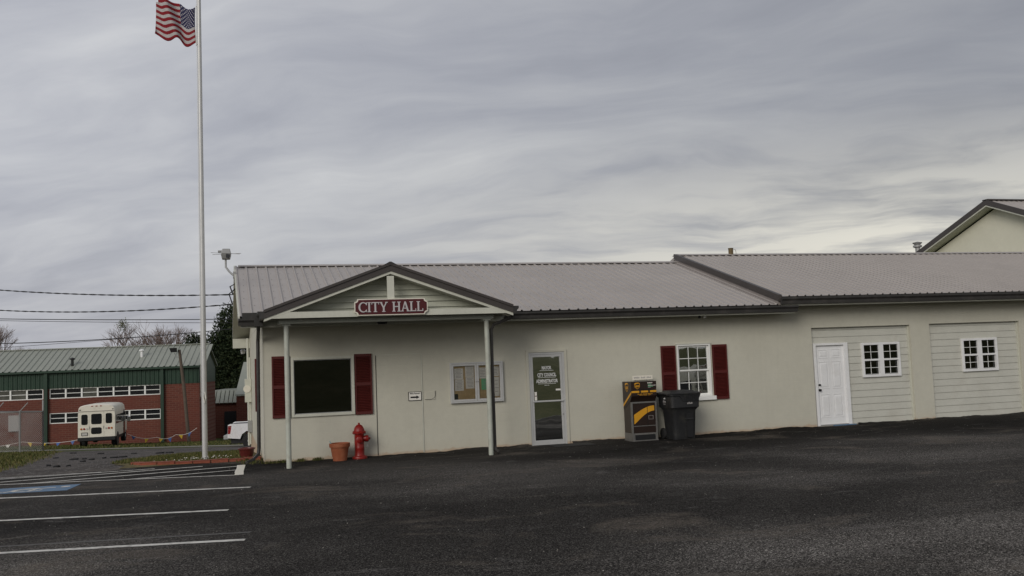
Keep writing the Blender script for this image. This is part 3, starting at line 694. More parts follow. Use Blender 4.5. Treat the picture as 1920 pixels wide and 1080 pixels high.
MB().box(.43, 5.55, PF+.031, 20.45, 3.030, 3.05).build('porch_ceiling', M['porchceil'], H)
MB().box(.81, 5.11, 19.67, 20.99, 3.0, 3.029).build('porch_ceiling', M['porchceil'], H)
MB().lathe([(.10, 0), (.11, .05), (.06, .09)], (2.9, 20.2, 2.90), 12).build('ceiling_lamp', M['black'], H, smooth=True)
for x_, y_ in ((.85, 19.66), (5.075, 19.60)):
    p = MB().lathe([(.052, 0), (.052, 2.936)], (x_, y_, .0), 18).build('porch_post', M['post'], H, smooth=True)
    MB().box(x_-.09, x_+.09, y_-.06, y_+.06, 2.90, 2.934).build('post_cap', M['post'], p)
# gutters along the two porch eaves and their downspouts
for xe, sg, y2 in ((XL, -1, 20.40), (XR, 1, 20.6)):
    prof = [(xe, 3.03), (xe+sg*.075, 3.03), (xe+sg*.085, 3.09), (xe+sg*.125, 3.13), (xe+sg*.125, 3.18), (xe, 3.18)]
    if sg > 0: prof = prof[::-1]
    MB().prism(prof, PF-.03, y2, 'y').build('porch_gutter', M['bronze'], H)
MB().box(.22, .40, 20.28, 20.46, 2.93, 3.22).build('gutter_box', M['bronze'], H)
MB().box(-.02, .26, 20.30, 20.44, 3.106, 3.22).build('gutter_diverter', M['bronze'], H)
def downspout(path, r=.042):
    mb = MB(); mb.tube(path, r, 4); return mb.build('downspout', M['bronze'], H, bevel=.008)
downspout([(.31, 20.42, 2.95), (.31, 20.50, 2.86), (.305, 20.90, 2.70), (.30, 20.93, 2.62), (.285, 20.93, .34), (.27, 20.90, .22), (.16, 20.75, .13), (.02, 20.60, .085)])
downspout([(5.64, 19.45, 3.03), (5.62, 19.50, 2.95), (5.45, 19.58, 2.88), (5.25, 19.66, 2.80), (5.20, 19.68, 2.70), (5.19, 19.69, 1.5), (5.19, 19.69, .16), (5.20, 19.66, .09), (5.24, 19.56, .05)])
# side wall services: conduit, weatherhead, meter, boxes, pipes, shutter
def xs_(y): return xl(y)-.03
MB().tube([(xs_(22.6), 22.6, 2.35), (xs_(22.4)-.02, 22.2, 2.75), (xs_(21.3)-.02, 21.15, 2.97)], .022, 8).build('drain_arm', M['trim'], H)
cdt = MB(); cdt.tube([(xs_(30.2)-.05, 30.2, -.3), (xs_(30.2)-.05, 30.2, 1.9), (xs_(30.2)-.05, 30.2, 3.0)], .035, 8); cdt.tube([(xs_(29.4)-.02, 29.4, -.2), (xs_(29.4)-.02, 29.4, 2.4)], .025, 8)
cdt.build('conduit', M['trim'], H)
MB().box(xs_(29.6)-.17, xs_(29.6)+.03, 29.3, 29.75, 1.05, 1.75).build('meter_box', M['trim'], H, bevel=.01)
MB().lathe([(.11, 0), (.11, .10), (.08, .15)], (xs_(29.8)-.10, 29.28, 1.45), 14, 'y').build('meter', M['cream'], H, smooth=True)
MB().box(xs_(29.6)-.10, xs_(29.6)+.03, 29.3, 29.6, .15, .50).build('junction_box', M['galv'], H, bevel=.006)
mb = MB(); mb.box(xl(23.4)-.045, xl(23.4), 23.3, 23.8, .95, 2.3); mb.box(xl(24.9)-.045, xl(24.9), 24.9, 25.4, .95, 2.3); mb.build('side_shutter', M['shutter'], H)
for dy in (0, .35): MB().lathe([(.06, 0), (.085, .10), (.05, .14)], (-.02, 31.6+dy, 2.55), 10).build('flood_lamp', M['white'], H, smooth=True)
# yard light with aerial on a bent arm off the left rake
lp = thing('yard_light', 'grey floodlight with thin aerial rods on bent arm above the left roof end', 'light', (-.2, 25.0, 4.49))
MB().tube([(-.20, 25.0, 4.45), (-.32, 25.15, 4.58), (-.41, 25.3, 4.72), (-.41, 25.35, 4.95)], .026, 8).build('arm', M['galv'], lp, smooth=True)
MB().box(-.23, -.16, 24.9, 25.1, 4.40, 4.56).build('bracket', M['galv'], lp)
hd = MB().hexa([(-.50, 25.25, 4.93), (-.30, 25.25, 4.93), (-.30, 25.5, 4.93), (-.50, 25.5, 4.93), (-.53, 25.2, 5.06), (-.27, 25.2, 5.06), (-.27, 25.55, 5.06), (-.53, 25.55, 5.06)]).build('lamp_head', M['galv'], lp, bevel=.015)
MB().hexa([(-.53, 25.2, 5.062), (-.27, 25.2, 5.062), (-.27, 25.55, 5.062), (-.53, 25.55, 5.062), (-.49, 25.25, 5.20), (-.30, 25.25, 5.20), (-.30, 25.5, 5.20), (-.49, 25.5, 5.20)]).build('lamp_cap', M['galv'], hd, bevel=.02)
MB().box(-.40, -.31, 25.19, 25.2, 4.95, 5.05).build('lens', M['busglass'], hd)
mb = MB(); mb.tube([(-.78, 25.3, 5.10), (-.05, 25.3, 5.06)], .006, 5); mb.tube([(-.74, 25.4, 5.06), (-.02, 25.4, 5.09)], .006, 5); mb.tube([(-.60, 25.3, 5.13), (-.50, 25.3, 5.13)], .03, 8); mb.build('aerial', M['galv'], lp)

# ================================================================ SIGNS
def scallop(x0, x1, z0, z1, r, n=6):
    pts = []
    for cx, cz, a0 in ((x0, z0, 90), (x1, z0, 180), (x1, z1, 270), (x0, z1, 360)):
        for i in range(n+1):
            a = R(a0-90*i/n); pts.append((cx+r*math.cos(a), cz+r*math.sin(a)))
    return pts
sg = thing('name_sign', 'maroon scalloped sign reading CITY HALL on the porch gable', 'sign', (2.96, 19.22, 3.04))
MB().prism(scallop(2.195, 3.715, 3.045, 3.385, .062), 19.195, 19.238, 'y').build('sign_border', M['cream'], sg)
MB().prism(scallop(2.213, 3.697, 3.063, 3.367, .064), 19.191, 19.195, 'y').build('sign_face', M['maroon'], sg)
LT = []
class Ltr:
    """roman capitals from stems, serifs and bows; x right, y up, cap height 1"""
    def __init__(s): s.p = []
    def bar(s, x0, y0, x1, y1): s.p.append([(x0, y0), (x1, y0), (x1, y1), (x0, y1)])
    def stem(s, x, w=.17, y0=0, y1=1, foot=True, head=True, sf=.09):
        s.bar(x-w/2, y0, x+w/2, y1)
        if foot: s.bar(x-w/2-sf, y0, x+w/2+sf, y0+.075)
        if head: s.bar(x-w/2-sf, y1-.075, x+w/2+sf, y1)
    def diag(s, x0, y0, x1, y1, w): s.p.append([(x0-w/2, y0), (x0+w/2, y0), (x1+w/2, y1), (x1-w/2, y1)])
def letter(c):
    l = Ltr()
    if c == 'C':
        n = 16; o = []; i_ = []
        for k in range(n+1):
            a = R(42+276*k/n); o.append((.47+.47*math.cos(a), .5+.52*math.sin(a))); i_.append((.50+.33*math.cos(a), .5+.42*math.sin(a)))
        for k in range(n): l.p.append([i_[k], o[k], o[k+1], i_[k+1]])
        l.bar(.76, .70, .85, .99); l.bar(.76, .02, .84, .27); return l, .86
    if c == 'I': l.stem(.19); return l, .38
    if c == 'T': l.stem(.40, head=False); l.bar(.02, .91, .78, 1); l.bar(.02, .76, .09, .91); l.bar(.71, .76, .78, .91); return l, .80
    if c == 'Y': l.stem(.42, y1=.5, head=False); l.diag(.42, .40, .12, 1, .16); l.diag(.42, .40, .72, 1, .12); l.bar(-.02, .93, .28, 1); l.bar(.58, .93, .86, 1); return l, .84
    if c == 'H': l.stem(.17); l.stem(.70); l.bar(.25, .46, .62, .56); return l, .88
    if c == 'A': l.diag(.12, 0, .42, 1, .11); l.diag(.72, 0, .42, 1, .17); l.bar(.24, .28, .60, .37); l.bar(-.02, 0, .26, .07); l.bar(.57, 0, .87, .07); return l, .86
    if c == 'L': l.stem(.17); l.bar(.2, 0, .66, .09); l.bar(.59, .0, .66, .28); return l, .70
hgt = .205; x = 2.275; zb = 3.112
for c in 'CITY HALL':
    if c == ' ': x += .085; continue
    l, wd = letter(c); sx = hgt*.99; lt = MB(); ol = MB(); dy = 0
    for k, p in enumerate(l.p):
        a = sum(q[0] for q in p)/len(p); b = sum(q[1] for q in p)/len(p)
        dy = .0004*k
        lt.prism([(x+q[0]*sx, zb+q[1]*hgt) for q in p], 19.178-dy, 19.1905, 'y')
    lt.build('letter', M['silver'], sg)
    x += wd*sx+.006
ps = thing('payment_sign', 'small white sign reading Make Payment above a black arrow', 'sign', (3.7, 20.98, 1.19))
frame(3.555, 3.852, 1.19, 1.39, .010, 20.968, 20.989).build('sign_frame', M['black'], ps)
MB().box(3.56, 3.847, 20.974, 20.988, 1.195, 1.385).build('sign_plate', M['paper'], ps)
decal('Make Payment', .047, 3.705, 1.335, 20.972, ps, 'ink', .82, .0012)
MB().prism([(3.60, 1.247), (3.735, 1.247), (3.735, 1.225), (3.805, 1.265), (3.735, 1.305), (3.735, 1.283), (3.60, 1.283)][::-1], 20.970, 20.9735, 'y').build('arrow', M['ink'], ps)
nb = thing('notice_board', 'two-door aluminium notice case with pinned papers behind the porch post', 'notice board', (5.15, 20.98, 1.08))
frame(4.52, 5.775, 1.08, 2.005, .035, 20.925, 20.998).build('case', M['alu'], nb, bevel=.004)
MB().box(4.556, 5.739, 20.985, 20.997, 1.116, 1.969).build('cork_back', M['cork'], nb)
for a, b in ((4.557, 5.145), (5.15, 5.738)):
    dr = frame(a, b, 1.117, 1.968, .045, 20.928, 20.945).build('glazed_door', M['alu'], nb, bevel=.003)
    pane(a+.045, b-.045, 1.162, 1.923, 20.936, 'clear', dr)
    MB().lathe([(.010, 0), (.010, .008)], ((5.125 if a < 5 else 5.17), 20.920, 1.55), 8, 'y').build('key_lock', M['black'], dr)
def paper(x0, x1, z0, z1, mt='paper', lines=8, y=20.982, name='notice'):
    p = MB().box(x0, x1, y, y+.002, z0, z1).build(name, M[mt], nb)
    l = MB(); n = lines
    for i in range(n):
        z_ = z1-(z1-z0)*(i+1.0)/(n+1.2); ind = rg.uniform(.12, .25)*(x1-x0)
        l.box(x0+ind, x1-ind*rg.uniform(.8, 1.4), y-.0012, y-.0004, z_, z_+min(.010, (z1-z0)/n*.4))
    l.build('print_lines', M['print'], p)
paper(4.625, 4.835, 1.62, 1.87, lines=7); paper(4.635, 4.845, 1.36, 1.615, lines=7); paper(4.885, 5.09, 1.67, 1.915, lines=7); paper(4.89, 5.095, 1.40, 1.665, lines=7)
paper(5.21, 5.40, 1.62, 1.87, lines=6); paper(5.26, 5.44, 1.36, 1.615, 'greenpaper', 6, 20.979); paper(5.52, 5.69, 1.66, 1.88, lines=5); paper(5.55, 5.69, 1.2, 1.64, lines=4)
MB().box(4.61, 4.70, 20.975, 20.984, 1.165, 1.29).build('black_magnet', M['black'], nb)

# ================================================================ THINGS BY THE WALL
hy = thing('fire_hydrant', 'red fire hydrant with domed bonnet standing by the porch wall', 'hydrant', (2.40, 20.72, 0))
MB().lathe([(.165, 0), (.17, .035), (.16, .055), (.115, .07), (.107, .10), (.107, .22), (.112, .235), (.107, .25), (.105, .54), (.112, .55)], (2.40, 20.72, 0), 24).build('barrel', M['hydrant'], hy, smooth=True)
bo = MB().lathe([(.148, .552), (.150, .575), (.132, .59), (.118, .60), (.108, .65), (.082, .70), (.045, .735), (.022, .742), (.022, .775), (.012, .78)], (2.40, 20.72, 0), 24).build('bonnet', M['hydrant'], hy, smooth=True)
for k in range(8):
    a = R(22.5+45*k); MB().tube([(2.40+.113*math.cos(a), 20.72+.113*math.sin(a), .60), (2.40+.098*math.cos(a), 20.72+.098*math.sin(a), .665), (2.40+.06*math.cos(a), 20.72+.06*math.sin(a), .722)], .008, 5).build('rib', M['hydrant'], bo)
    MB().lathe([(.012, .535), (.012, .60)], (2.40+.134*math.cos(a), 20.72+.134*math.sin(a), 0), 6).build('flange_bolt', M['hydrant'], hy)
nz = MB().lathe([(.062, .06), (.066, .13), (.075, .14), (.075, .185), (.062, .20), (.030, .205), (.026, .235), (.010, .24)], (0, 0, 0), 18, 'x')
nz.v = [(2.40+x_, 20.72+y_, .43+z_) for x_, y_, z_ in nz.v]; nz.build('side_nozzle', M['hydrant'], hy, smooth=True)
nz = MB().lathe([(.055, .05), (.058, .12), (.068, .13), (.068, .16), (.05, .17), (.02, .172), (.018, .195)], (0, 0, 0), 18, 'y')
nz.v = [(2.40-.015+x_, 20.72-y_, .42+z_) for x_, y_, z_ in nz.v]; nz.f = [tuple(reversed(f)) for f in nz.f]; nz.build('front_nozzle', M['hydrant'], hy, smooth=True)
MB().tube([(2.56, 20.70, .37), (2.575, 20.69, .30), (2.57, 20.69, .25), (2.55, 20.70, .235), (2.52, 20.71, .27)], .005, 5).build('cap_chain', M['galv'], hy)
pt = thing('terracotta_pot', 'empty terracotta pot beside the red hydrant', 'plant pot', (1.96, 20.58, 0))
MB().lathe([(.148, .004), (.150, .02), (.197, .285), (.199, .29), (.218, .292), (.222, .30), (.224, .375), (.205, .378), (.200, .33), (.175, .30)], (1.96, 20.58, 0), 28).build('pot', M['terracotta'], pt, smooth=True)
MB().lathe([(.176, .298), (.10, .304), (.002, .31)], (1.96, 20.58, 0), 20).build('soil', mat('potting_soil', (.035, .026, .02), .95, .3, 20, .6, 50), pt)
MB().hexa([(1.79, 20.55, .30), (1.81, 20.55, .30), (1.81, 20.56, .30), (1.79, 20.56, .30), (1.735, 20.50, .44), (1.755, 20.50, .44), (1.755, 20.51, .44), (1.735, 20.51, .44)]).build('plant_tag', mat('pale_blue_tag', (.30, .46, .48), .5, .05), pt)
pt = thing('maroon_pot', 'dark maroon glazed pot on the grass at the corner of the hall', 'plant pot', (.03, 22.55, 0))
MB().lathe([(.11, .0), (.115, .02), (.155, .10), (.168, .19), (.175, .205), (.195, .21), (.198, .235), (.180, .24), (.165, .20)], (.03, 22.55, 0), 28).build('pot', M['darkpot'], pt, smooth=True)
MB().lathe([(.165, .19), (.002, .20)], (.03, 22.55, 0), 16).build('soil', bpy.data.materials['potting_soil'], pt)

# parcel drop box
DB = thing('parcel_drop_box', 'brown and yellow parcel drop box with shield emblem against the wall', 'drop box', (9.03, 20.6, 0))
X0, X1, YF, YB = 8.715, 9.36, 20.36, 20.88
bd = MB().box(X0+.012, X1-.012, YF+.055, YB, .19, .90).build('body', M['boxbrown'], DB)
MB().box(X0+.008, X1-.008, YF+.05, YB+.004, .022, .188).build('kick_plate', M['boxsteel'], DB)
MB().box(X0+.07, X1-.06, YF+.044, YF+.051, .03, .15).build('kick_recess', M['black'], DB)
mb = MB(); mb.box(X0, X0+.035, YF+.04, YF+.09, .02, .92); mb.box(X1-.035, X1, YF+.04, YF+.09, .02, .92); mb.box(X0+.035, X1-.035, YF+.04, YF+.09, .885, .92); mb.box(X0+.035, X1-.035, YF+.046, YF+.06, .345, .362); mb.box(X0-.01, X1+.01, YF+.03, YB, 0, .02); mb.build('steel_edging', M['boxsteel'], DB)
MB().box(X0+.06, X1-.06, YF+.048, YF+.056, .37, .87).build('front_door', M['boxbrown'], bd)
sw = [(X0+.062, .62)]+[(X0+.062+(X1-X0-.124)*t, .62+.20*math.sin(t*math.pi/2)) for t in lin(.1, 1, 10)]+[(X0+.062+(X1-X0-.124)*t, .40+.30*math.sin(t*math.pi/2)**1.1) for t in lin(1, 0, 12)]
MB().prism(sw, YF+.0445, YF+.0478, 'y').build('yellow_swoosh', M['yellow'], bd)
MB().box(X0+.40, X0+.408, YF+.040, YF+.0443, .37, .87).build('door_seam', M['black'], bd)
frame(X0+.43, X0+.55, .50, .59, .008, YF+.041, YF+.0475).build('label_holder', M['rakelight'], bd)
hdp = [(YB, .92), (YF+.10, .92), (YF, 1.06), (YF, 1.185), (YF+.02, 1.19), (YF+.02, 1.205), (YF, 1.21), (YF, 1.395), (YB, 1.395)]
hd = MB().prism(hdp[::-1], X0, X1, 'x').build('head', M['boxbrown'], DB)
MB().box(X0+.004, X1-.004, YF+.012, YF+.03, 1.186, 1.209).build('chute_gap', M['black'], hd)
for a, b in ((X0+.004, X0+.20), (X0+.235, X0+.43), (X0+.465, X1-.004)): MB().box(a, b, YF-.004, YF-.0005, 1.135, 1.18).build('yellow_band', M['yellow'], hd)
for a in (X0+.20, X0+.43): MB().box(a, a+.034, YF-.02, YF-.0005, 1.12, 1.185).build('chute_hinge', M['black'], hd)
illegible(X0+.16, X0+.54, 1.092, .020, lambda a, z: (a, YF-.002, z), hd, 'yellow', 3, 2); illegible(X0+.20, X0+.50, 1.070, .012, lambda a, z: (a, YF-.002, z), hd, 'yellow', 3, 3)
MB().prism([(YB-.02, .80), (YB-.02, .86), (YF+.01, 1.165), (YF+.01, 1.105)][::-1], X0-.004, X0-.0005, 'x').build('side_stripe', M['yellow'], hd)
MB().prism([(YB-.0, .92), (YB-.0, .74), (YF+.13, .919)], X0+.006, X0+.0115, 'x').build('side_fill', M['boxbrown'], bd)
def shield(cx, cz, s, place, parent):
    out_ = [(-.5, .42), (-.3, .5), (0, .53), (.3, .5), (.5, .42), (.5, -.05), (.42, -.28), (.22, -.47), (0, -.60), (-.22, -.47), (-.42, -.28), (-.5, -.05)]
    inn = [(p[0]*.86, p[1]*.86-.005) for p in out_]
    def ring(a, b, d0, nm, mm):
        mb = MB(); n = len(a); mb.v = [place(cx+p[0]*s, cz+p[1]*s, d0) for p in a]+[place(cx+p[0]*s, cz+p[1]*s, d0) for p in b]
        mb.f = [(i, (i+1) % n, n+(i+1) % n, n+i) for i in range(n)]; mb.build(nm, M[mm], parent)
    ring(out_, inn, .0022, 'emblem_ring', 'yellow')
    mb = MB(); arc = [(-.42, .20)]+[(-.42+.84*t, .20+.16*math.sin(t*math.pi*.62)) for t in lin(.1, 1, 8)]
    top = [(.43, .36), (.3, .43), (0, .455), (-.3, .43), (-.43, .36)]
    mb.v = [place(cx+p[0]*s, cz+p[1]*s, .0026) for p in arc+top]; mb.f = [tuple(range(len(mb.v)))]; mb.build('emblem_cap', M['yellow'], parent)
    vs_, fs_ = text_mb('ups', .62*s, .92, .018*s)
    MB().add([place(cx+x_+.0*s, cz+y_-.20*s, .0030) for x_, y_ in vs_], fs_).build('emblem_letters', M['yellow'], parent)
shield(X0+.155, 1.30, .135, lambda a, b, d_: (a, YF-d_, b), hd)
shield(0, 1.27, .19, lambda a, b, d_: (X0-d_, (YF+YB)/2-a, b), hd)
illegible(X0+.42, X0+.55, 1.345, .030, lambda a, z: (a, YF-.003, z), hd, 'paper', 1, 4)
for z_, a, b, mm in ((1.318, .43, .52, 'greenpaper'), (1.292, .43, .63, 'paper'), (1.268, .43, .56, 'greenpaper'), (1.245, .43, .50, 'print')): MB().box(X0+a, X0+b, YF-.003, YF-.001, z_, z_+.009).build('print_line', M[mm], hd)
ts = MB().box(8.955, 9.475, 20.80, 20.82, 1.425, 1.525).build('top_sign', M['cream'], DB)
illegible(8.99, 9.44, 1.458, .038, lambda a, z: (a, 20.798, z), ts, 'print', 3, 5)
for x_ in (9.02, 9.32): MB().box(x_, x_+.02, 20.822, 20.835, 1.396, 1.5).build('sign_leg', M['galv'], ts)

# wheeled bin
BN = thing('wheeled_bin', 'dark grey wheeled refuse cart with hinged lid in front of the window', 'bin', (9.90, 20.35, 0))
def ringpts(cx, cy, hw, hd_, r, z, n=4):
    pts = []
    for sx_, sy_, a0 in ((1, -1, 270), (1, 1, 0), (-1, 1, 90), (-1, -1, 180)):
        for i in range(n+1):
            a = R(a0+90*i/n); pts.append((cx+sx_*(hw-r)+r*math.cos(a), cy+sy_*(hd_-r)+r*math.sin(a), z))
    return pts
def loft(rings):
    mb = MB(); n = len(rings[0])
    for rg_ in rings: mb.v += rg_
    for i in range(len(rings)-1):
        for k in range(n): mb.f.append((i*n+k, i*n+(k+1) % n, (i+1)*n+(k+1) % n, (i+1)*n+k))
    mb.f.append(tuple(range(n-1, -1, -1))); mb.f.append(tuple((len(rings)-1)*n+k for k in range(n))); return mb
bx_, by_ = 9.90, 20.32
body = loft([ringpts(bx_, by_, .265, .25, .07, .012), ringpts(bx_, by_, .275, .27, .08, .10), ringpts(bx_, by_, .305, .31, .09, .68), ringpts(bx_, by_, .345, .345, .09, .735), ringpts(bx_, by_, .365, .37, .08, .76), ringpts(bx_, by_, .375, .385, .08, 1.03)]).build('bin_body', M['bin'], BN, smooth=True)
rim = loft([ringpts(bx_, by_, .39, .40, .08, 1.025), ringpts(bx_, by_, .40, .41, .08, 1.035), ringpts(bx_, by_, .40, .41, .08, 1.06), ringpts(bx_, by_, .39, .40, .08, 1.065)]).build('rim', M['bin'], BN, smooth=True)
lid = loft([ringpts(bx_, by_-.01, .415, .425, .09, 1.066), ringpts(bx_, by_-.01, .42, .43, .09, 1.085), ringpts(bx_, by_-.01, .39, .40, .10, 1.105), ringpts(bx_, by_, .31, .31, .10, 1.12), ringpts(bx_, by_+.03, .29, .27, .10, 1.145), ringpts(bx_, by_+.03, .25, .22, .10, 1.15)]).build('lid', M['bin'], BN, smooth=True)
for i in range(7):
    x_ = bx_-.03+i*.052; MB().hexa([(x_, by_-.405, .915), (x_+.022, by_-.405, .915), (x_+.022, by_-.375, .915), (x_, by_-.375, .915), (x_+.008, by_-.425, 1.02), (x_+.034, by_-.425, 1.02), (x_+.034, by_-.38, 1.02), (x_+.008, by_-.38, 1.02)]).build('grip_rib', M['bin'], body)
MB().hexa([(bx_-.07, by_-.395, .90), (bx_+.30, by_-.395, .90), (bx_+.30, by_-.37, .90), (bx_-.07, by_-.37, .90), (bx_-.16, by_-.412, 1.025), (bx_+.36, by_-.412, 1.025), (bx_+.36, by_-.375, 1.025), (bx_-.16, by_-.375, 1.025)]).build('front_grip', M['bin'], body)
MB().box(bx_+.02, bx_+.20, by_-.318, by_-.29, .50, .62).build('lift_pocket', M['black'], body); MB().box(bx_+.0, bx_+.22, by_-.325, by_-.29, .475, .498).build('lift_bar', M['bin'], body)
MB().box(bx_+.03, bx_+.19, by_-.297, by_-.26, .06, .46).build('lower_recess', M['black'], body)
for y_ in (by_+.29,):
    for x_ in (bx_-.33, bx_+.27):
        wh = MB().lathe([(.06, 0), (.125, .004), (.13, .02), (.13, .05), (.125, .065), (.05, .07)], (x_, y_, .13), 20, 'x').build('wheel', M['rubber'], BN, smooth=True)
        MB().lathe([(.045, -.006), (.045, .0)], (x_, y_, .13), 12, 'x').build('hub', M['bin'], wh)
MB().tube([(bx_-.36, by_+.36, 1.0), (bx_-.36, by_+.45, 1.035), (bx_+.36, by_+.45, 1.035), (bx_+.36, by_+.36, 1.0)], .018, 8).build('handle', M['bin'], BN, smooth=True)
MB().tube([(bx_-.40, by_-.30, 1.06), (bx_-.44, by_-.15, 1.085), (bx_-.44, by_+.25, 1.085), (bx_-.40, by_+.38, 1.06)], .022, 8).build('lid_grip', M['bin'], lid, smooth=True)
# white stamped emblem: twin peaks over lettering (left face), a number on the front
xf = bx_-.3745
def onside(pts, z_off=0): return [(xf-.004, by_-.02-p[0], p[1]) for p in pts]
MB().add(onside([(-.055, .955), (-.02, .99), (-.004, .972), (.018, 1.0), (.06, .955)]), [(0, 1, 2, 3, 4)]).build('emblem_peaks', M['vinylwhite'], body)
illegible(-.075, .075, .875, .055, lambda a, z: (xf-.004, by_-.02-a, z), body, 'print', 1, 6)
illegible(-.06, .06, .83, .026, lambda a, z: (xf-.004, by_-.02-a, z), body, 'print', 1, 7)
illegible(bx_+.03, bx_+.17, .835, .045, lambda a, z: (a, by_-.383, z), body, 'print', 1, 8)
# ================================================================ FLAGPOLE BED
fpx, fpy = -.893, 22.87
FP = thing('flagpole', 'tall tapered aluminium flagpole standing in the grass bed', 'flagpole', (fpx, fpy, 0))
MB().lathe([(.062, -.05), (.061, 1.0), (.058, 4.0), (.052, 7.0), (.045, 10.9), (.043, 11.5)], (fpx, fpy, 0), 20).build('shaft', M['alu'], FP, smooth=True)
for z in (3.2, 6.35, 9.2): MB().lathe([(.060-.0014*z, z-.006), (.062-.0014*z, z), (.060-.0014*z, z+.006)], (fpx, fpy, 0), 20).build('joint_collar', M['alu'], FP, smooth=True)
MB().lathe([(.02, 11.5), (.06, 11.53), (.075, 11.58), (.06, 11.64), (.01, 11.66)], (fpx, fpy, 0), 16).build('ball_finial', M['yellow'], FP, smooth=True)
MB().lathe([(.11, -.02), (.115, .01), (.08, .030), (.064, .06)], (fpx, fpy, 0), 20).build('base_collar', M['galv'], FP, smooth=True)
MB().tube([(fpx+.012, fpy-.066, 1.30), (fpx+.0, fpy-.10, 1.34), (fpx+.0, fpy-.10, 1.52), (fpx+.012, fpy-.066, 1.56)], .010, 6).build('cleat', M['galv'], FP)
rp = MB(); rp.tube([(fpx-.07, fpy-.02, 1.45), (fpx-.066, fpy-.02, 6), (fpx-.058, fpy-.01, 11.4)], .004, 5); rp.tube([(fpx+.02, fpy-.10, 1.56), (fpx+.035, fpy-.115, 1.42), (fpx+.01, fpy-.11, 1.30), (fpx-.02, fpy-.11, 1.45)], .012, 6); rp.build('halyard', M['paper'], FP)
# flag
def flag_material():
    m = bpy.data.materials.new('flag_cloth'); m.use_nodes = True; t = m.node_tree; b = t.nodes['Principled BSDF']
    uv = N(t, 'ShaderNodeUVMap'); s = N(t, 'ShaderNodeSeparateXYZ'); t.links.new(uv.outputs[0], s.inputs[0]); u, v = s.outputs[0], s.outputs[1]
    stripe = mth(t, 'LESS_THAN', mth(t, 'FRACT', mth(t, 'MULTIPLY', mth(t, 'SUBTRACT', 1.0, v), 6.5)), .5)
    c = mixc(t, stripe, (.60, .57, .56), (.30, .008, .018))
    canton = mth(t, 'MULTIPLY', mth(t, 'LESS_THAN', u, .40), mth(t, 'GREATER_THAN', v, 6/13))
    # 6 by 5 plus 5 by 4 stars as dots on a staggered lattice
    uu = mth(t, 'MULTIPLY', u, 6/.40); vv = mth(t, 'MULTIPLY', mth(t, 'SUBTRACT', v, 6/13), 5/(7/13))
    def dots(o):
        a = mth(t, 'SUBTRACT', mth(t, 'FRACT', mth(t, 'ADD', uu, o)), .5); d = mth(t, 'SUBTRACT', mth(t, 'FRACT', mth(t, 'ADD', vv, o)), .5)
        return mth(t, 'LESS_THAN', mth(t, 'ADD', mth(t, 'MULTIPLY', a, a), mth(t, 'MULTIPLY', d, d)), .030)
    st = mth(t, 'MAXIMUM', dots(0.0), dots(.5))
    c = mixc(t, canton, c, mixc(t, st, (.035, .036, .105), (.60, .58, .60)))
    t.links.new(c, b.inputs['Base Color']); b.inputs['Roughness'].default_value = .8
    tl = N(t, 'ShaderNodeBsdfTranslucent'); t.links.new(c, tl.inputs[0]); mx = N(t, 'ShaderNodeMixShader'); mx.inputs[0].default_value = .3
    o = t.nodes['Material Output']; t.links.new(b.outputs[0], mx.inputs[1]); t.links.new(tl.outputs[0], mx.inputs[2]); t.links.new(mx.outputs[0], o.inputs[0])
    return m
nu, nv = 48, 26; mb = MB(); uvs = []
hx, hy, hz0, hz1, FW = fpx-.075, fpy-.02, 9.80, 10.71, .98
for j in range(nv+1):
    for i in range(nu+1):
        u, v = i/nu, j/nv
        x = hx-FW*(u*.93+.02*math.sin(u*9+v*2.5))
        sag = -.10*math.sin(min(1, u*1.5)*math.pi)*(1-v)*.4
        ph = u*9.5-v*2.2
        y = hy+(.10*math.sin(ph)+.035*math.sin(ph*2.1+1.3))*min(1, u*2.2)
        lift = .26*u**1.2+.05*math.sin(u*6.0)*u - .10*math.sin(min(1, u*2.6)*math.pi)*(.35+.65*v)
        z = hz0+(hz1-hz0)*v*(1-.06*u)+lift*(.75+.25*v)+sag+.045*math.sin(u*13+2.0)*(1-v)**2
        if v > .9 and u > .93: x += .05; z -= .03
        mb.v.append((x, y, z)); uvs.append((u, v))
for j in range(nv):
    for i in range(nu):
        a = j*(nu+1)+i; mb.f.append((a, a+1, a+nu+2, a+nu+1))
FL = thing('flag', 'stars and stripes flag streaming left from the flagpole top', 'flag', (hx, hy, hz0))
fo = mb.build('cloth', flag_material(), FL, smooth=True)
ul = fo.data.uv_layers.new(name='UVMap')
for lp_ in fo.data.loops: ul.data[lp_.index].uv = uvs[lp_.vertex_index]
sm = fo.modifiers.new('thickness', 'SOLIDIFY'); sm.thickness = .003
MB().tube([(hx+.005, hy, hz0-.03), (hx+.01, hy, hz1+.03)], .012, 6).build('heading', M['paper'], FL)
for z in (hz0-.01, hz1+.01): MB().tube([(hx+.0, hy, z), (fpx-.045, fpy-.01, z+.01)], .008, 5).build('snap_hook', M['galv'], FL)

